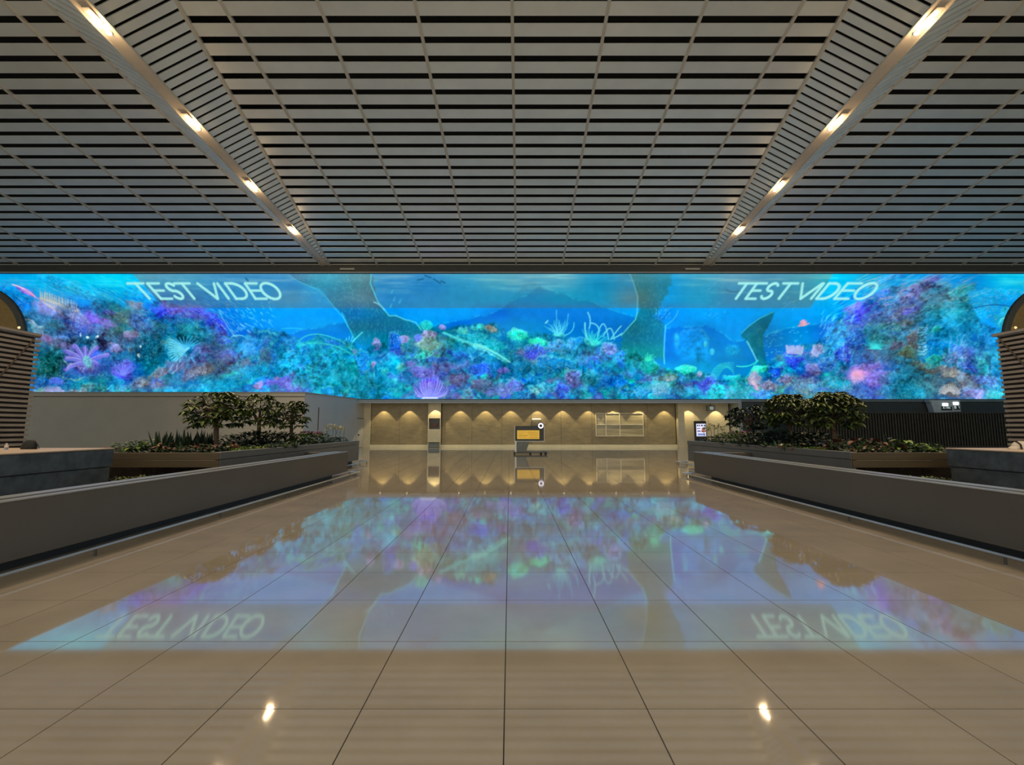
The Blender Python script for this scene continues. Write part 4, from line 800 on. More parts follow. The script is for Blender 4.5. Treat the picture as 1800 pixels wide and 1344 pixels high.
for k, (a, c, zt) in enumerate(((560, 577, 3.0), (628, 638, 2.35))):
    t0, t1 = side_t(a), side_t(c)
    dr = on_side(t0, t1, .02, zt, .005, .04).build('door_%d' % (k+1), M['white']); tag(dr, kind='structure')
    on_side(t0-.06, t0, .02, zt+.05, .002, .03).build('door_frame', M['darksteel'] if k == 0 else M['rail'], dr)
    on_side(t1, t1+.06, .02, zt+.05, .002, .03).build('door_frame', M['rail'], dr)
    on_side(t0-.06, t1+.06, zt, zt+.06, .002, .03).build('door_frame', M['rail'] if k == 0 else M['darksteel'], dr)
    on_side(t0+.10, t0+.28, 1.02, 1.10, .045, .05).build('door_handle', M['darksteel'], dr)

# right dark wall with timber slats
tag(MB().box(18.78, 46, 36.5, 37.0, 0, zat(702.2, 36.5)).build('wall_right', M['greenwall']), kind='structure')
tag(MB().box(18.78, 46, 36.42, 36.5, zat(706, 36.5), zat(702.2, 36.5)).build('trim_8', M['grey_case']), kind='structure')
x0 = at(1392, 35, 2); x1 = at(1760, 35, 2); zt = zat(726, 35)
root = MB().box(x0, 40, 35.12, 35.3, 0, zt).build('wall_right.001', M['louvreback']); tag(root, kind='structure')
n = 0; x = x0
sm0 = None
while x < x1+1:
    if sm0 is None:
        o = MB().box(0, .105, 0, .12, 0.2, zt).build('slat', M['darkslat'], root); sm0 = o.data
    else:
        o = bpy.data.objects.new('slat', sm0); COL.objects.link(o); o.parent = root
    o.location = (x, 35.0, 0); x += .217
MB().box(x0, 40, 34.98, 35.14, zt, zt+.06).build('top_rail', M['darkslat'], root)
MB().box(x0, 40, 34.98, 35.14, 0, .2).build('bottom_rail', M['darkslat'], root)

# side walls of the hall, far out beyond the frame
tag(MB().box(-44.3, -44, -8, 38.2, 0, 17).build('wall_left.001', M['white']), kind='structure')
tag(MB().box(44, 44.3, -8, 38.2, 0, 17).build('wall_right.002', M['white']), kind='structure')

# overhead sign on the right
yy = 35.95
sx0, sx1 = at(1636, yy, 3.4), at(1688, yy, 3.4)
sg = empty('overhead_sign', ((sx0+sx1)/2, yy, zat(724, yy)), 'grey hanging sign box with two bright white lamps under the screen at right', 'sign')
b = MB(); b.hexa([(sx0+.25, yy, zat(725, yy)), (sx1, yy, zat(723, yy)), (sx1, yy+.47, zat(723, yy)), (sx0+.25, yy+.47, zat(725, yy)), (sx0, yy, zat(703, yy)), (sx1, yy, zat(703, yy)), (sx1, yy+.47, zat(703, yy)), (sx0, yy+.47, zat(703, yy))])
b.build('casing', M['white_plastic'], sg)
MB().box(sx0-.12, sx0+.02, yy-.02, yy+.4, zat(706.5, yy), zat(702, yy)).build('bracket', M['fascia'], sg)
wl = emit('cool_white_lamp', (.85, 1, .97), 5)
MB().bbox(at(1657, yy, 3.4), at(1666, yy, 3.4), yy-.04, yy, zat(713, yy), zat(708.5, yy), .01).build('lamp', wl, sg)
MB().bbox(at(1676, yy, 3.4), at(1684.5, yy, 3.4), yy-.04, yy, zat(711, yy), zat(706.5, yy), .01).build('lamp', wl, sg)
MB().box(at(1654, yy, 3.4), at(1673, yy, 3.4), yy-.02, yy, zat(721, yy), zat(714, yy)).build('sign_plate', M['dark'], sg)
MB().box(at(1676, yy, 3.4), at(1687, yy, 3.4), yy-.02, yy, zat(720, yy), zat(712.5, yy)).build('sign_plate', M['dark'], sg)
lettm = emit('pale_lettering', (.7, .85, .82), .55)
for segs in (((1657, 718, 1658.2, 714.6), (1658.2, 714.6, 1659.6, 718), (1657.5, 716.8, 1659.2, 716.8)), ((1662, 714.6, 1662, 718),), ((1664.5, 718, 1664.5, 714.6), (1664.5, 714.6, 1666.6, 718), (1666.6, 718, 1666.6, 714.6)),
             ((1669.8, 714.8, 1668.2, 715.4), (1668.2, 715.4, 1668.2, 717.4), (1668.2, 717.4, 1669.8, 718)), ((1677, 713.5, 1677, 717.5), (1678.6, 713.5, 1678.6, 717.5), (1677, 713.5, 1680, 713.5), (1677, 717.5, 1680, 717.5), (1680, 713.5, 1680, 717.5)), ((1684.5, 713, 1686, 717.5),)):
    tx = MB()
    for (a0, b0, a1, b1) in segs:
        tx.tube([(at(a0, yy, 3.3), yy-.028, zat(b0, yy)), (at(a1, yy, 3.3), yy-.028, zat(b1, yy))], .018, 4)
    tx.build('letter', lettm, sg)

# small exit sign and poster totem in the right bay
y2 = 37.0
es = empty('exit_sign', (at(1250, y2, 3.5), y2, zat(722, y2)), 'small dark hanging sign with a pale square at the right end of the recess', 'sign')
MB().bbox(at(1243.5, y2, 3.4), at(1257, y2, 3.4), y2, y2+.3, zat(722, y2), zat(712.5, y2), .02).build('casing', M['grey_case'], es)
MB().box(at(1247.5, y2, 3.4), at(1254, y2, 3.4), y2-.01, y2, zat(720, y2), zat(714.3, y2)).build('pictogram', emit('pale_pictogram', (.55, .62, .5), .35), es)
MB().box(at(1250, y2, 3.4)-.02, at(1250, y2, 3.4)+.02, y2+.12, y2+.16, zat(712.5, y2), ZC).build('hanger', M['darksteel'], es)
y3 = 36.3
ps = empty('poster_totem', (at(1231.5, y3, 1), y3, 0), 'tall digital poster stand with a bright white advert behind the right planter', 'display stand')
px_, pz = (lambda p: at(p, y3, 1.6)), (lambda p: zat(p, y3))
MB().bbox(px_(1222), px_(1241.5), y3, y3+.25, .12, pz(739.5), .03).build('casing', M['louvreback'], ps)
MB().box(px_(1221.3), px_(1242), y3-.1, y3+.35, 0, .12).build('foot', M['darksteel'], ps)
pst = MB().box(px_(1224), px_(1240.5), y3-.012, y3, pz(766.5), pz(744.5)).build('poster', emit('white_poster', (.78, .80, .95), 1.0), ps)
def dec(a0, b0, a1, b1, col, nm, st=.7, dy=.02):
    MB().box(px_(a0), px_(a1), y3-dy-.004, y3-dy, pz(b1), pz(b0)).build(nm, emit(nm, col, st), pst)
k = 0
for c0 in (1225, 1228.2, 1232.2, 1237):
    w = 2.2 if k < 2 else 3.2
    dec(c0, 746, c0+w, 749, (.10, .10, .24), 'print_block'); k += 1
dec(1225, 752, 1230.5, 753.6, (.25, .12, .3), 'print_block'); dec(1225.3, 756, 1231, 759, (.3, .25, .42), 'print_block')
dec(1233, 752, 1239.6, 759.5, (.75, .25, .22), 'print_picture'); dec(1235.5, 750.7, 1240, 754.2, (.10, .13, .04), 'print_picture', dy=.026)
dec(1225.2, 761, 1240, 766, (.62, .68, .98), 'print_band'); dec(1226.5, 762, 1238.5, 764, (.18, .25, .7), 'print_line', dy=.026)

# frame with glass panes on the far wall
y4 = YB-.06; fx = lambda p: at(p, y4, 2); fz = lambda p: zat(p, y4)
wf = empty('wall_display_case', (fx(1089), y4, fz(766)), 'pale framed glass display case with six panes on the bronze wall', 'display case')
pm = mat('streaky_glass_pane', (.42, .37, .24), .12, var=.25, scale=1.2, stretch=(.5, 1, 6))
vx = (1047.5, 1065, 1089.5, 1130.5); hz = (766, 746, 726)
for i in range(3):
    for j in range(2):
        MB().box(fx(vx[i])+.03, fx(vx[i+1])-.03, y4+.01, y4+.05, fz(hz[j])+.03, fz(hz[j+1])-.03).build('pane', pm, wf)
fm = mat('cream_frame', (.75, .7, .55), .35)
for v in vx: MB().box(fx(v)-.03, fx(v)+.03, y4-.05, y4+.05, fz(766), fz(726)).build('frame_bar', fm, wf)
for v in hz: MB().box(fx(1047.5), fx(1130.5), y4-.06, y4+.05, fz(v)-.03, fz(v)+.03).build('frame_bar', fm, wf)
lb = MB().bbox(fx(935.5), fx(950.5), y4-.12, y4+.05, fz(736.9), fz(735.7), .01).build('wall_light_bar', emit('warm_bar', (1, .9, .65), 2.2)); tag(lb, 'short thin glowing bar fixed on the far wall above the kiosk', 'lamp')

# ---------------- kiosk ----------------
yk = 27.8; kx = lambda p: at(p, yk, 1.2); kz = lambda p: zat(p, yk)
kk = empty('information_kiosk', (kx(917), yk, 0), 'grey wheeled information kiosk with an amber screen standing on the open floor', 'kiosk')
b = MB(); xa, xb = kx(905.3), kx(956)
b.bbox(xa, xb, yk-.05, yk+.22, kz(774.6), kz(748.5), .02); b.build('screen_housing', mat('charcoal_bezel', (.035, .04, .042), .3), kk)
MB().box(xa-.03, xa, yk-.03, yk+.2, kz(774.8), kz(748.2)).build('side_trim', M['steel'], kk); MB().box(xb, xb+.03, yk-.03, yk+.2, kz(774.8), kz(748.2)).build('side_trim', M['steel'], kk)
MB().box(xa-.03, xb+.03, yk-.03, yk+.2, kz(774.8)-.03, kz(774.8)).build('side_trim', M['steel'], kk)
amb = MB().box(kx(909), kx(948), yk-.062, yk-.05, kz(771.2), kz(756)).build('amber_screen', emit('amber_display', S(212, 168, 62), .82), kk)
bb = MB()
for (a, c, y, w) in ((911, 925, 759, .012), (927, 945, 759.5, .014), (912, 919, 762, .012), (929, 946, 762.5, .016), (911, 928, 765, .02), (931, 945, 765.6, .014), (912, 926, 768, .012), (930, 946, 768.6, .014), (911, 911.2, 767, .02)):
    bb.box(kx(a), kx(c), yk-.066, yk-.062, kz(y)-w, kz(y)+w)
bb.build('screen_lines', emit('dark_amber_print', S(175, 130, 35), .75), amb)
b = MB(); b.hexa([(kx(906.5), yk, .14), (kx(924.5), yk, .14), (kx(924.5), yk+.3, .14), (kx(906.5), yk+.3, .14), (kx(906), yk, kz(775)), (kx(931), yk, kz(775)), (kx(931), yk+.2, kz(775)), (kx(906), yk+.2, kz(775))])
b.build('pedestal', M['grey_case'], kk)
MB().box(kx(906)-.03, kx(907.8), yk-.02, yk+.22, .14, kz(775)).build('pedestal_edge', M['steel'], kk)
MB().bbox(kx(902.5), kx(962), yk-.35, yk+.6, .10, .145, .01).build('base_plate', M['darksteel'], kk)
for a in (904.5, 932, 951, 959):
    for dy in (-.28, .5): MB().lathe((kx(a), yk+dy-.02, .05), [(.035, 0), (.05, .01), (.05, .03), (.035, .04)], 12, 'y').build('caster', M['black'], kk)
c = (kx(950.5), yk-.10, kz(748))
MB().lathe(c, [(.20, .03), (.20, 0), (.19, -.01)], 24, 'y').build('ring_housing', M['darksteel'], kk)
rg = MB(); vs = []
for rr in (.095, .165):
    for k in range(28): a = 2*math.pi*k/28; vs.append((c[0]+rr*math.cos(a), c[1]-.02, c[2]+rr*math.sin(a)))
rg.add(vs, [(k, (k+1) % 28, 28+(k+1) % 28, 28+k) for k in range(28)]); rg.build('ring_light', emit('ring_white', (.93, .88, 1), 1.6), kk)

# ---------------- side barriers, rails, planters, blocks ----------------
CFG = {-1: dict(side='left', Xr=5.20, Xb=5.50, zb=.14, zt=.79, end=15.45, Xp=6.82, p0=10.72, p1=20.55, Xr2=6.42, Xk=8.72, zp=1.02, zk=1.165),
       1: dict(side='right', Xr=5.84, Xb=6.12, zb=.13, zt=.80, end=15.1, Xp=7.88, p0=10.5, p1=20.1, Xr2=7.42, Xk=9.62, zp=1.035, zk=1.165)}
def sx(s, a, b_): return (min(s*a, s*b_), max(s*a, s*b_))
def rail_run(s, X, y0, y1, z, wall, label, step=2.45, first=6.05):
    t = empty('guard_rail', (s*X, y1, 0), label, 'rail')
    MB().tube([(s*X, y0, z), (s*X, y1, z)], .018, 10).build('tube_rail', M['steel'], t, True)
    b = MB(); b.hexa([(*p, z-.012) for p in sorted_quad(s, X, wall, y1)]+[(*p, z+.012) for p in sorted_quad(s, X, wall, y1)])
    b.build('end_bracket', M['steel'], t)
    y = y1-.42
    k = 0
    while y > y0:
        MB().tube([(s*X, y, 0), (s*X, y, z)], .014, 8).build('post', M['darksteel'], t)
        y -= step if k else 2.2
        k += 1
    MB().tube([(s*wall, y1-.15, 0), (s*wall, y1-.15, z)], .014, 8).build('post', M['darksteel'], t)
    return t
def sorted_quad(s, X, wall, y1):
    q = [(s*X, y1-.42), (s*X, y1), (s*wall, y1), (s*wall, y1-.30)]
    return q if s > 0 else q[::-1]
for s in (-1, 1):
    c = CFG[s]; sd = c['side']
    Xb, zt, e = c['Xb'], c['zt'], c['end']
    t = empty('planter_barrier', (s*Xb, e, 0), 'long low grey barrier wall with a metal cap on the %s of the floor' % sd, 'barrier')
    MB().bbox(*sx(s, Xb, Xb+.12), 1.0, e, c['zb'], zt, .006).build('panel', M['barrier'], t)
    MB().bbox(*sx(s, Xb-.006, Xb+.13), .99, e+.004, zt, zt+.018, .004).build('cap', M['capm'], t)
    MB().bbox(*sx(s, Xb+.26, Xb+.45), 1.0, e, .3, zt, .006).build('inner_curb', M['barrier'], t)
    MB().bbox(*sx(s, Xb+.25, Xb+.46), .99, e+.004, zt, zt+.018, .004).build('cap', M['capm'], t)
    MB().box(*sx(s, Xb+.12, Xb+.26), 1.0, e, .3, zt-.05).build('channel', M['darksteel'], t)
    MB().bbox(*sx(s, Xb+.45, c['Xp']-.02), e-.3, e, .2, zt, .006).build('end_panel', M['barrier'], t)
    MB().box(*sx(s, Xb+.22, Xb+.4), 1.0, e-.75, 0, .30).build('plinth', M['dark'], t)
    rail_run(s, c['Xr'], 1.0, e+.35, .10, Xb-.0, 'long low steel guard rail at the foot of the %s barrier' % sd)
    # trough bed
    bd = MB().box(*sx(s, Xb+.465, c['Xk']-.02), 1.0, c['p0']-.02, .0, .42).build('trough_bed', M['soil']); tag(bd, 'sunken dark soil strip behind the %s barrier' % sd, 'planting bed')
    # raised planter
    P, p0, p1, zp = c['Xp'], c['p0'], c['p1'], c['zp']
    t = empty('raised_planter', (s*P, p0, 0), 'raised planter bed full of shrubs and small trees on the %s' % sd, 'planter')
    MB().bbox(*sx(s, P, P+.12), p0, p1, zp-.155, zp, .006).build('side_board', M['planter'], t)
    MB().bbox(*sx(s, P+.01, P+.12), p0+.02, p1, .17, zp-.165, .006).build('side_panel', M['planter'], t)
    MB().box(*sx(s, P-.004, P+.14), p0-.004, p1+.004, zp, zp+.012).build('rim', M['capm'], t)
    MB().box(*sx(s, P+.12, 13.2), p1-.12, p1, .17, zp).build('end_board', M['planter'], t)
    MB().bbox(*sx(s, P+.02, 13.2), p0-.01, p0+.10, zp-.165, zp, .006).build('front_board', M['wood'], t)
    MB().bbox(*sx(s, P+.03, 13.2), p0+.0, p0+.10, zp-.345, zp-.18, .006).build('front_board', M['wood'], t)
    MB().box(*sx(s, P+.02, 13.2), p0+.02, p0+.10, zp-.18, zp-.166).build('board_line', M['seat'], t)
    MB().box(*sx(s, P+.12, 13.2), p0+.5, p1-.12, .2, zp-.065).build('soil', M['soil'], t)
    MB().box(*sx(s, P+.2, 13.0), p0+.3, p1-.3, .0, .2).build('plinth', M['dark'], t)
    rail_run(s, c['Xr2'], e+.6, p1+.3, .12, P, 'short steel guard rail at the far foot of the %s planter' % sd)
    # granite block with a pale seat top
    K, zk = c['Xk'], c['zk']
    t = empty('granite_bench', (s*K, 10.0, 0), 'massive blue grey granite bench block with a pale wooden top at the %s edge' % sd, 'bench')
    MB().bbox(*sx(s, K+.03, 16), 2.5, 9.97, .0, .76, .012).build('lower_block', M['granite'], t)
    MB().bbox(*sx(s, K, 16), 2.5, 10.0, .765, zk-.03, .012).build('upper_block', M['granite'], t)
    MB().bbox(*sx(s, K-.01, 16), 2.5, 10.01, zk-.03, zk, .006).build('seat_top', M['seat'], t)
    # louvred booth
    Xo = 16.75 if s < 0 else 17.25
    bt = empty('louvred_booth', (s*Xo, 12, 0), 'tall dark booth clad in horizontal brown louvres at the %s edge' % sd, 'booth')
    MB().hexa([(*p, 0) for p in ((sx(s, Xo+.10, 24)[0], 5), (sx(s, Xo+.10, 24)[1], 5), (sx(s, Xo+.10, 24)[1], 15.68), (sx(s, Xo+.10, 24)[0], 15.68))]+[(*p, 4.9) for p in ((sx(s, Xo+.10, 24)[0], 5), (sx(s, Xo+.10, 24)[1], 5), (sx(s, Xo+.10, 24)[1], 15.73), (sx(s, Xo+.10, 24)[0], 15.73))]).build('core', M['louvreback'], bt)
    z = .5; n = 0
    while z < 4.85:
        ye = (15.71+.027*(z-1.1) if s < 0 else 15.68)+(.03 if n % 2 else 0)
        b = MB(); q = [(s*Xo, z), (s*(Xo+.04), z+.0), (s*(Xo+.10), z+.085), (s*(Xo+.06), z+.095)]
        xs_ = sorted([s*Xo, s*(Xo+.1)])
        b.hexa([(xs_[0], 5, z), (xs_[1], 5, z), (xs_[1], ye, z), (xs_[0], ye, z), (xs_[0], 5, z+.085), (xs_[1], 5, z+.085), (xs_[1], ye, z+.085), (xs_[0], ye, z+.085)])
        b.build('louvre', M['louvre'], bt); z += .165; n += 1
    MB().box(*sx(s, Xo-.03, Xo+.3), 5, 15.82, 4.84, 4.93).build('top_cap', M['louvre'], bt)
    # thin dark diagonal strip across the louvres
    za, zb_ = zat(600, 15.8), 3.1
    MB().tube([(s*(Xo-.02), 15.6, 4.75), (s*(Xo-.02), 14.4, 2.9), (s*(Xo-.02), 13.0, 1.0)], .022, 6).build('diagonal_strip', M['louvreback'], bt)
    # round gold drum behind the booth
    yd = 20.0; rd = 2.75; xd = at(-64 if s < 0 else 1873, yd, 5.5); zd = 5.42
    dm = empty('gold_drum', (xd, yd+1, zd-rd), 'large round gold drum with a dark rim rising behind the %s booth' % sd, 'drum')
    MB().lathe((xd, yd, zd), [(rd-.23, .14), (rd, .14), (rd, 0), (rd-.06, -.03), (rd-.24, -.03), (rd-.24, .06)], 64, 'y').build('rim', M['dark'], dm, False)
    MB().lathe((xd, yd, zd), [(rd-.24, .0), (rd-.24, .04)], 64, 'y').build('gold_panel', M['gold'], dm)
    MB().box(xd-.5, xd+.5, yd+.05, yd+.6, 0, zd-rd+.4).build('stand', M['dark'], dm)
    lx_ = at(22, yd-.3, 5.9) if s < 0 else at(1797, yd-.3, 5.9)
    MB().lathe((lx_, yd-.05, zat(576, yd)), [(.06, 0), (.035, -.04)], 12, 'y').build('lamp_glint', emit('amber_glint', (1, .75, .35), 1.2), dm)  # glowing disc added as the glint of a lamp reflected in the gold

# things lying on the benches
zk = 1.165
bo = empty('water_bottle', (at(11.5, 9.2, 1.25), 9.2, zk), 'small clear plastic bottle on the left bench top', 'bottle')
x, y = bo.location.x, bo.location.y
MB().lathe((x, y, zk), [(.025, 0), (.032, .01), (.032, .075), (.013, .105), (.013, .115)], 14).build('body', M['clear'], bo, True)
MB().lathe((x, y, zk+.113), [(.016, 0), (.016, .018)], 12).build('cap', M['white_plastic'], bo)
x, y = at(52, 9.4, 1.25), 9.4
bg_ = empty('shoulder_bag', (x, y, zk), 'black rounded bag with a thin strap loop on the left bench top', 'bag')
b = MB(); prof = []
n = 12; vs = []
for j in range(9):
    v = j/8; ang = v*math.pi*.5
    for k in range(20):
        a = 2*math.pi*k/20; rr = math.cos(ang)**.7
        vs.append((x-.01+.155*rr*math.cos(a)+.03*v, y+.09*rr*math.sin(a), zk+.19*math.sin(ang)))
b.add(vs, [(j*20+k, j*20+(k+1) % 20, j*20+20+(k+1) % 20, j*20+20+k) for j in range(8) for k in range(20)]+[tuple(range(20))[::-1]])
b.build('bag_body', M['black'], bg_, True)
MB().tube([(x+.10, y, zk+.13), (x+.155, y, zk+.11), (x+.195, y, zk+.06), (x+.205, y, zk+.01)], .006, 6).build('strap', M['black'], bg_)
MB().blade((x+.06, y-.02, zk+.006), (1, -.1, .03), .17, .07, .0, 5).build('strap_flap', mat('brown_leather', (.06, .03, .02), .6), bg_)
x, y = at(1788, 9.3, 1.2), 9.3
bg2 = empty('cloth_bundle', (x, y, zk), 'pale cloth bundle with a dark strap on the right bench top', 'bag')
def lump(cx_, cy_, rx_, ry_, rz_, sk=0):
    b = MB(); vs = []
    for j in range(8):
        v = j/7*math.pi/2
        for k in range(18):
            a = 2*math.pi*k/18; rr = math.cos(v)**.6
            vs.append((cx_+rx_*rr*math.cos(a)+sk*math.sin(v), cy_+ry_*rr*math.sin(a), zk+rz_*math.sin(v)*(1+.1*math.sin(3*a))))
    return b.add(vs, [(j*18+k, j*18+(k+1) % 18, j*18+18+(k+1) % 18, j*18+18+k) for j in range(7) for k in range(18)]+[tuple(range(18))[::-1]])
lump(x+.06, y, .17, .12, .155, .03).build('bundle_body', M['cloth'], bg2, True)
lump(x-.13, y-.03, .08, .07, .06, .02).build('folded_corner', M['cloth'], bg2, True)
MB().tube([(x-.04, y-.12, zk+.01), (x-.02, y-.09, zk+.10), (x+.0, y, zk+.165), (x+.0, y+.1, zk+.06)], .014, 6).build('strap', M['black'], bg2)

# ---------------- plants ----------------
def tree(px, d, top_py, wpx, label, lm, seed, fork=.42, n=110, two=True):
    r = random.Random(seed); z0 = .96; x = at(px, d, 1.6); zt = zat(top_py, d); hh = zt-z0; W = wpx/F_PX*d*.5
    t = empty('small_tree', (x, d, z0), label, 'tree', 'small trees in the raised planters')
    tb = MB(); zf = z0+hh*fork
    tb.tube([(x, d, z0), (x+.02, d, z0+hh*.2), (x, d, zf), (x+.02, d, z0+hh*.75)], [.085, .07, .065, .02], 8)
    ends = []
    for k in range(7):
        a = 2*math.pi*k/7+r.random(); L = W*r.uniform(.55, .85)
        p1 = Vector((x, d, zf-.05+r.random()*hh*.15)); p3 = p1+Vector((L*math.cos(a), L*.8*math.sin(a), hh*r.uniform(.18, .38))); p2 = (p1+p3)/2-Vector((0, 0, .06))
        tb.tube([p1, p2, p3], [.028, .02, .01], 6); ends.append(p3)
    for k in range(n):
        a = r.random()*2*math.pi; u = math.sqrt(r.random()); ph = r.uniform(-1.1, 1.0)
        rr = W*(1-max(0, ph)**2*.6-max(0, -ph)**2*.25)*(u*.45+.55)
        c = Vector((x+rr*math.cos(a), d+rr*.85*math.sin(a), z0+hh*(.70+.26*ph)-(.05*hh*u*u)))
        e_ = ends[k % 7]
        if k % 3 == 0: tb.tube([e_, (c+e_)/2+Vector((0, 0, -.03)), c], [.008, .006, .004], 4, caps=False)
        ends.append(c)
    tb.build('trunk', M['bark'], t, True)
    lf = MB()
    for c in ends:
        m_ = r.randint(5, 7); a0 = r.random()*6
        for k in range(m_):
            a = a0+2*math.pi*k/m_; dv = (math.cos(a), math.sin(a), r.uniform(-.35, .3))
            lf.blade(c, dv, r.uniform(.15, .25), r.uniform(.085, .14), .4, 3, mi=0 if r.random() < .7 else 1)
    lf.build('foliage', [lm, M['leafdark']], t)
    return t
tree(380, 13.0, 684, 104, 'tallest small tree with a forked trunk, leftmost in the left planter', M['leaf'], 1, .40, 120)
tree(455, 16.0, 688, 70, 'middle one of the three small trees in the left planter', M['leaf'], 2, .38, 90)
tree(512, 17.6, 698, 62, 'slanting small tree nearest the pale door in the left planter', M['leaf'], 3, .40, 80)
tree(1465, 12.6, 683, 92, 'bushy small tree with pale lit leaves, rightmost in the right planter', M['leaf'], 4, .36, 150)
tree(1387, 15.0, 687, 84, 'dense small tree in the middle of the right planter', M['leaf'], 5, .36, 140)
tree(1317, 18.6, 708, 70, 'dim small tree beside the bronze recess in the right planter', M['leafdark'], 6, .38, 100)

def clump(name, px, d, z0, kind, size, label, cat, seed, group=None, mats=None):
    r = random.Random(seed); x = at(px, d, z0)
    t = empty(name, (x, d, z0), label, cat, group)
    lf = MB(); st = MB()
    if kind == 'sword':
        for k in range(22):
            a = r.random()*6.28; rr = size*.3*r.random(); sp = r.uniform(.05, .5)
            lf.blade((x+rr*math.cos(a), d+rr*math.sin(a), z0), (sp*math.cos(a), sp*math.sin(a), 1), size*r.uniform(.45, 1), size*.13, 0, 4, side=(math.cos(a+1.3), math.sin(a+1.3), 0))
    elif kind == 'broad':
        for k in range(16):
            a = r.random()*6.28; L = size*r.uniform(.3, .7); zz = size*r.uniform(.15, .8)
            c = Vector((x+L*.6*math.cos(a), d+L*.6*math.sin(a), z0+zz))
            st.tube([(x, d, z0-.02), (x+L*.25*math.cos(a), d+L*.25*math.sin(a), z0+zz*.7), c], .006, 4, caps=False)
            lf.blade(c, (math.cos(a), math.sin(a), r.uniform(-.3, .4)), size*r.uniform(.3, .5), size*r.uniform(.22, .34), .25, 4, mi=0 if r.random() < .7 else 1)
    elif kind == 'mound':
        for k in range(150):
            a = r.random()*6.28; ph = math.asin(r.random()); rr = size*.55*math.cos(ph)
            c = Vector((x+rr*math.cos(a), d+rr*math.sin(a), z0+size*.5*math.sin(ph)))
            lf.blade(c, (math.cos(a), math.sin(a), r.uniform(.1, 1)), size*.2, size*.09, .15, 2, mi=0 if r.random() < .75 else 1)
    elif kind == 'spiky':
        for k in range(34):
            a = r.random()*6.28; sp = r.uniform(.3, 1.3)
            lf.blade((x, d, z0), (sp*math.cos(a), sp*math.sin(a), .9), size*r.uniform(.6, 1), size*.08, .25, 3, mi=0 if r.random() < .7 else 1)
    elif kind == 'flower':
        hgt = size
        st.tube([(x, d, z0), (x+r.uniform(-.05, .05), d, z0+hgt*.6), (x+r.uniform(-.08, .08), d, z0+hgt)], [.012, .009, .006], 5)
        for k in range(10):
            a = r.random()*6.28
            c = Vector((x+.07*r.uniform(-1, 1), d+.07*r.uniform(-1, 1), z0+hgt*(.72+.3*r.random())))
            for j in range(4):
                b_ = a+j*1.57; lf.blade(c, (math.cos(b_), math.sin(b_), r.uniform(-.2, .6)), .085, .05, .1, 2)
        for k in range(8):
            a = r.random()*6.28; st.blade((x, d, z0), (math.cos(a), math.sin(a), .8), .22, .07, .4, 3)
    elif kind == 'head':
        for k in range(26):
            a = r.random()*6.28; ph = r.uniform(-.3, 1.4)
            lf.blade((x, d, z0+size*.35), (math.cos(a)*math.cos(ph), math.sin(a)*math.cos(ph), math.sin(ph)), size*.42, size*.2, .2, 3)
        st.tube([(x, d, z0), (x, d, z0+size*.4)], .01, 5)
    lf.build('leaves' if kind not in ('flower', 'head') else 'petals', mats[:2], t)
    if st.v: st.build('stems', mats[2] if len(mats) > 2 else M['grass'], t)
    return t
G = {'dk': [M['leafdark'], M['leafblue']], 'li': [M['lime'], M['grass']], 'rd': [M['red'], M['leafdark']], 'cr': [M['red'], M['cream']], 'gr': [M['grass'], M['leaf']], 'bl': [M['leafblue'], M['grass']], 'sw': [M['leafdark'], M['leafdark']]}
ZS = .96
def row(name, kind, pts, size, label, cat, g, group, side):
    for i, p in enumerate(pts):
        px, d = p[0], p[1]; sz = size*(p[2] if len(p) > 2 else 1)
        nth = ('only ' if len(pts) == 1 else ORD[i]+' ')
        clump(name, px, d, ZS, kind, sz, ORD[i]+'-from-left '+(label % side), cat, int(px*3+d*7), group, G[g] if isinstance(g, str) else g)
# left planter
clump('rose_flower', 186, 11.0, ZS+.05, 'head', .22, 'dusty rose flower head at the left end of the left planter', 'flower', 9, None, [M['rose'], M['rose']])
row('caladium_plant', 'broad', [(214, 11.2, .9), (240, 11.4), (262, 11.6, 1.1), (228, 11.9, .7)], .42, 'lime green broad-leaved plant behind the %s bench', 'plant', 'li', 'lime broad-leaved plants', 'left')
row('snake_plant', 'sword', [(282, 11.8, 1.1), (296, 12.0), (310, 12.2, .9), (323, 12.5, 1.15), (338, 12.7, 1.1), (352, 13.0, 1.05), (364, 13.4, 1.15)], .58, 'dark upright sword-leaf plant in the %s planter', 'plant', 'sw', 'dark sword-leaf plants', 'left')
row('croton_plant', 'broad', [(292, 11.3), (318, 11.5), (345, 11.7, .9), (372, 11.9), (398, 12.3, 1.1), (420, 12.8)], .34, 'red and brown leafy plant along the front of the %s planter', 'plant', 'rd', 'red leafy plants', 'left')
row('variegated_plant', 'broad', [(278, 11.05), (314, 11.1, .8), (366, 11.3), (404, 12.0, 1.2)], .26, 'low plant with cream spotted leaves at the rim of the %s planter', 'plant', 'cr', 'cream spotted plants', 'left')
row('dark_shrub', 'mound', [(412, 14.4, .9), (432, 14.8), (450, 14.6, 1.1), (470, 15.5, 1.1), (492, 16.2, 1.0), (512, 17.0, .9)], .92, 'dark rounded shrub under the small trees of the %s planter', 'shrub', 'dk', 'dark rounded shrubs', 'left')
row('spider_plant', 'spiky', [(478, 13.2), (500, 13.8), (520, 14.3)], .42, 'blue green spiky grass tuft near the rim of the %s planter', 'plant', 'bl', 'spiky grass tufts', 'left')
row('green_shrub', 'mound', [(530, 16.4), (548, 17.2), (562, 18.0)], .8, 'fresh green rounded shrub beyond the trees of the %s planter', 'shrub', 'gr', 'green rounded shrubs', 'left')
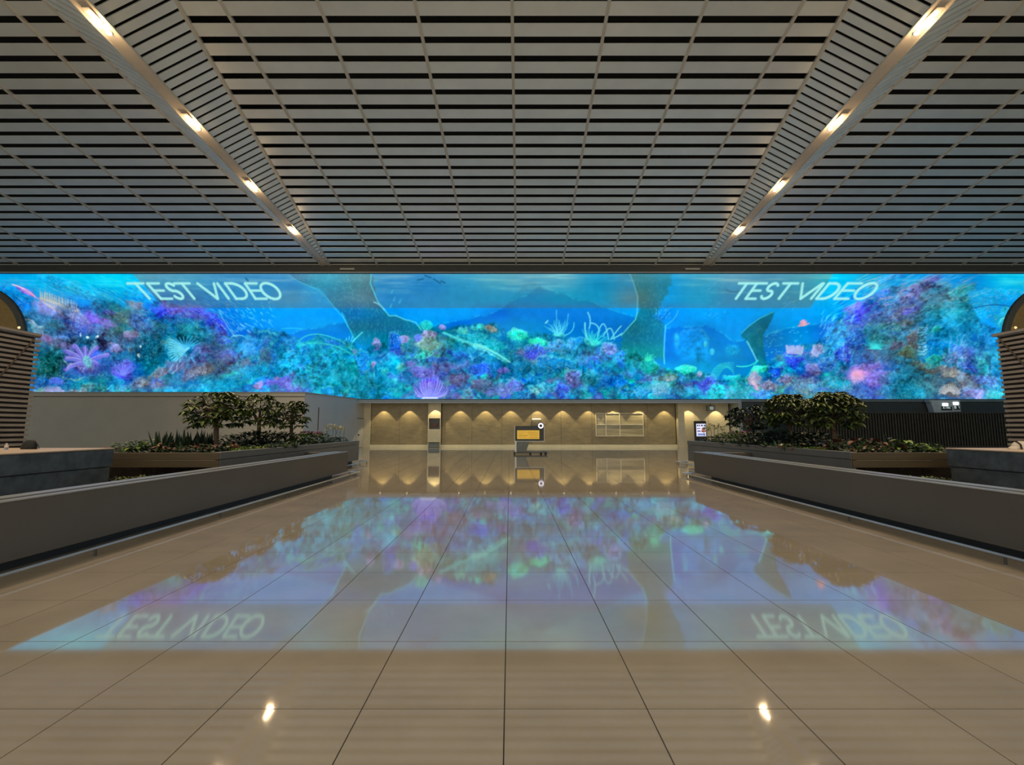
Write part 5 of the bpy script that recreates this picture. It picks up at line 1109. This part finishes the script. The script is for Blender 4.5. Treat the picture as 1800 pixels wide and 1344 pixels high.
row('tall_flower', 'flower', [(572, 18.6), (577, 19.0, 1.1), (583, 18.7, 1.15), (588, 19.1, 1.1), (593, 18.8, 1.1), (598, 19.2), (603, 19.0, .95)], .72, 'tall stem of cream white blossoms at the far end of the %s planter', 'flower', [M['petal'], M['petal'], M['grass']], 'tall cream blossoms', 'left')
row('dark_hedge', 'mound', [(575, 19.3), (588, 19.5), (600, 19.7)], .46, 'small dark hedge ball at the foot of the blossoms of the %s planter', 'shrub', 'dk', 'dark hedge balls', 'left')
# right planter
row('tall_flower', 'flower', [(1238, 18.9, .9), (1245, 19.0), (1251, 18.7, 1.1), (1257, 19.2, 1.1), (1264, 18.8, 1.15), (1271, 18.6)], .72, 'tall stem of yellow green blossoms at the far end of the %s planter', 'flower', [mat('yellow_green_petal', (.30, .30, .08), .6, var=.3), M['petal'], M['grass']], 'tall yellow green blossoms', 'right')
row('dark_hedge', 'mound', [(1237, 19.3, .9), (1252, 19.1, 1.1), (1266, 18.9, 1.1)], .5, 'small dark hedge ball at the foot of the blossoms of the %s planter', 'shrub', 'dk', 'dark hedge balls', 'right')
row('green_shrub', 'mound', [(1278, 17.6), (1296, 16.8, 1.1), (1314, 16.0)], .85, 'fresh green rounded shrub beyond the trees of the %s planter', 'shrub', 'gr', 'green rounded shrubs', 'right')
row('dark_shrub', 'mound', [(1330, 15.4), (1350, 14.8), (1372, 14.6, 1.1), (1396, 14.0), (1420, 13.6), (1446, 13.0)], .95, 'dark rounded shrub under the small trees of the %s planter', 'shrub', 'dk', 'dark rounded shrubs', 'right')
row('spider_plant', 'spiky', [(1348, 14.0), (1366, 13.6), (1384, 13.2)], .42, 'blue green spiky grass tuft near the rim of the %s planter', 'plant', 'bl', 'spiky grass tufts', 'right')
row('croton_plant', 'broad', [(1466, 11.6), (1488, 11.5, 1.1), (1508, 11.4), (1528, 11.5, 1.15), (1548, 11.3), (1570, 11.5, 1.1)], .42, 'red and brown leafy plant along the front of the %s planter', 'plant', 'rd', 'red leafy plants', 'right')
row('variegated_plant', 'broad', [(1380, 13.0), (1402, 12.6), (1505, 10.95, .9), (1530, 11.0), (1556, 11.0)], .28, 'low plant with cream spotted leaves at the rim of the %s planter', 'plant', 'cr', 'cream spotted plants', 'right')
row('caladium_plant', 'broad', [(1592, 11.3, 1.1), (1612, 11.2), (1632, 11.1, .9), (1648, 11.0, .75)], .42, 'lime green broad-leaved plant beside the %s bench', 'plant', 'li', 'lime broad-leaved plants', 'right')
row('snake_plant', 'sword', [(1512, 12.2), (1533, 12.4, .8), (1570, 12.0, 1.1)], .5, 'dark upright sword-leaf plant in the %s planter', 'plant', 'sw', 'dark sword-leaf plants', 'right')

def carpet(name, pts, d0, d1, n, z0, size, mats, label, cat, up=1.0, hump=.1):
    """ground cover: too many small leaves to count"""
    r = random.Random(int(pts[0]*7)); b = MB()
    for i in range(n):
        t = r.random(); d = d0+(d1-d0)*t; px = pts[0]+(pts[1]-pts[0])*r.random()+(pts[2] if len(pts) > 2 else 0)*t
        x = at(px, d, z0); a = r.random()*6.28
        cc = CFG[-1 if x < 0 else 1]; lim = (cc['Xp']+.2) if z0 > .8 else (cc['Xb']+.6)
        if abs(x) < lim or (z0 < .8 and abs(x) > cc['Xk']-.1): continue
        h_ = hump*math.sin(math.pi*t)*r.random()
        b.blade((x, d, z0+h_), (math.cos(a), math.sin(a), up*r.uniform(.2, 1.6)), size*r.uniform(.6, 1.2), size*.45, .2, 2, mi=0 if r.random() < .7 else 1)
    o = b.build(name, mats); tag(o, label, cat, kind='stuff'); return o
carpet('ground_cover', (375, 402, 100), 11.0, 13.9, 1700, ZS, .085, G['li'], 'bright green ground cover along the rim of the left planter', 'ground cover')
carpet('ground_cover', (230, 400), 10.85, 12.5, 1800, ZS, .17, G['dk'], 'dark low leaves under the plants of the left planter', 'ground cover')
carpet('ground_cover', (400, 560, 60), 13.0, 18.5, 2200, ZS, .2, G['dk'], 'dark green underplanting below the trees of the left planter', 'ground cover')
carpet('pink_flowers', (528, 566), 17.6, 18.9, 700, ZS+.34, .10, [M['pink'], M['leafblue']], 'patch of small pink flowers at the far end of the left planter', 'flowers', 1.0, .15)
carpet('ground_cover', (1464, 1494, -85), 11.0, 13.2, 1700, ZS, .085, G['li'], 'yellow green ground cover along the rim of the right planter', 'ground cover')
carpet('ground_cover', (1460, 1650), 10.7, 12.6, 2000, ZS, .17, G['dk'], 'dark low leaves under the red plants of the right planter', 'ground cover')
carpet('ground_cover', (1270, 1440, -30), 12.8, 18.5, 2400, ZS, .2, G['dk'], 'dark green underplanting below the trees of the right planter', 'ground cover')
carpet('pink_flowers', (1286, 1324), 17.2, 18.8, 800, ZS+.34, .10, [M['pink'], M['leafblue']], 'patch of small pink flowers at the far end of the right planter', 'flowers', 1.0, .15)
carpet('ground_cover', (195, 420), 8.6, 10.9, 1300, .42, .12, [M['leaf'], M['leafdark']], 'low mossy leaves in the sunken strip below the left planter', 'ground cover')
carpet('ground_cover', (1520, 1672), 8.6, 10.7, 1100, .42, .12, [M['leaf'], M['leafdark']], 'low mossy leaves in the sunken strip below the right planter', 'ground cover')
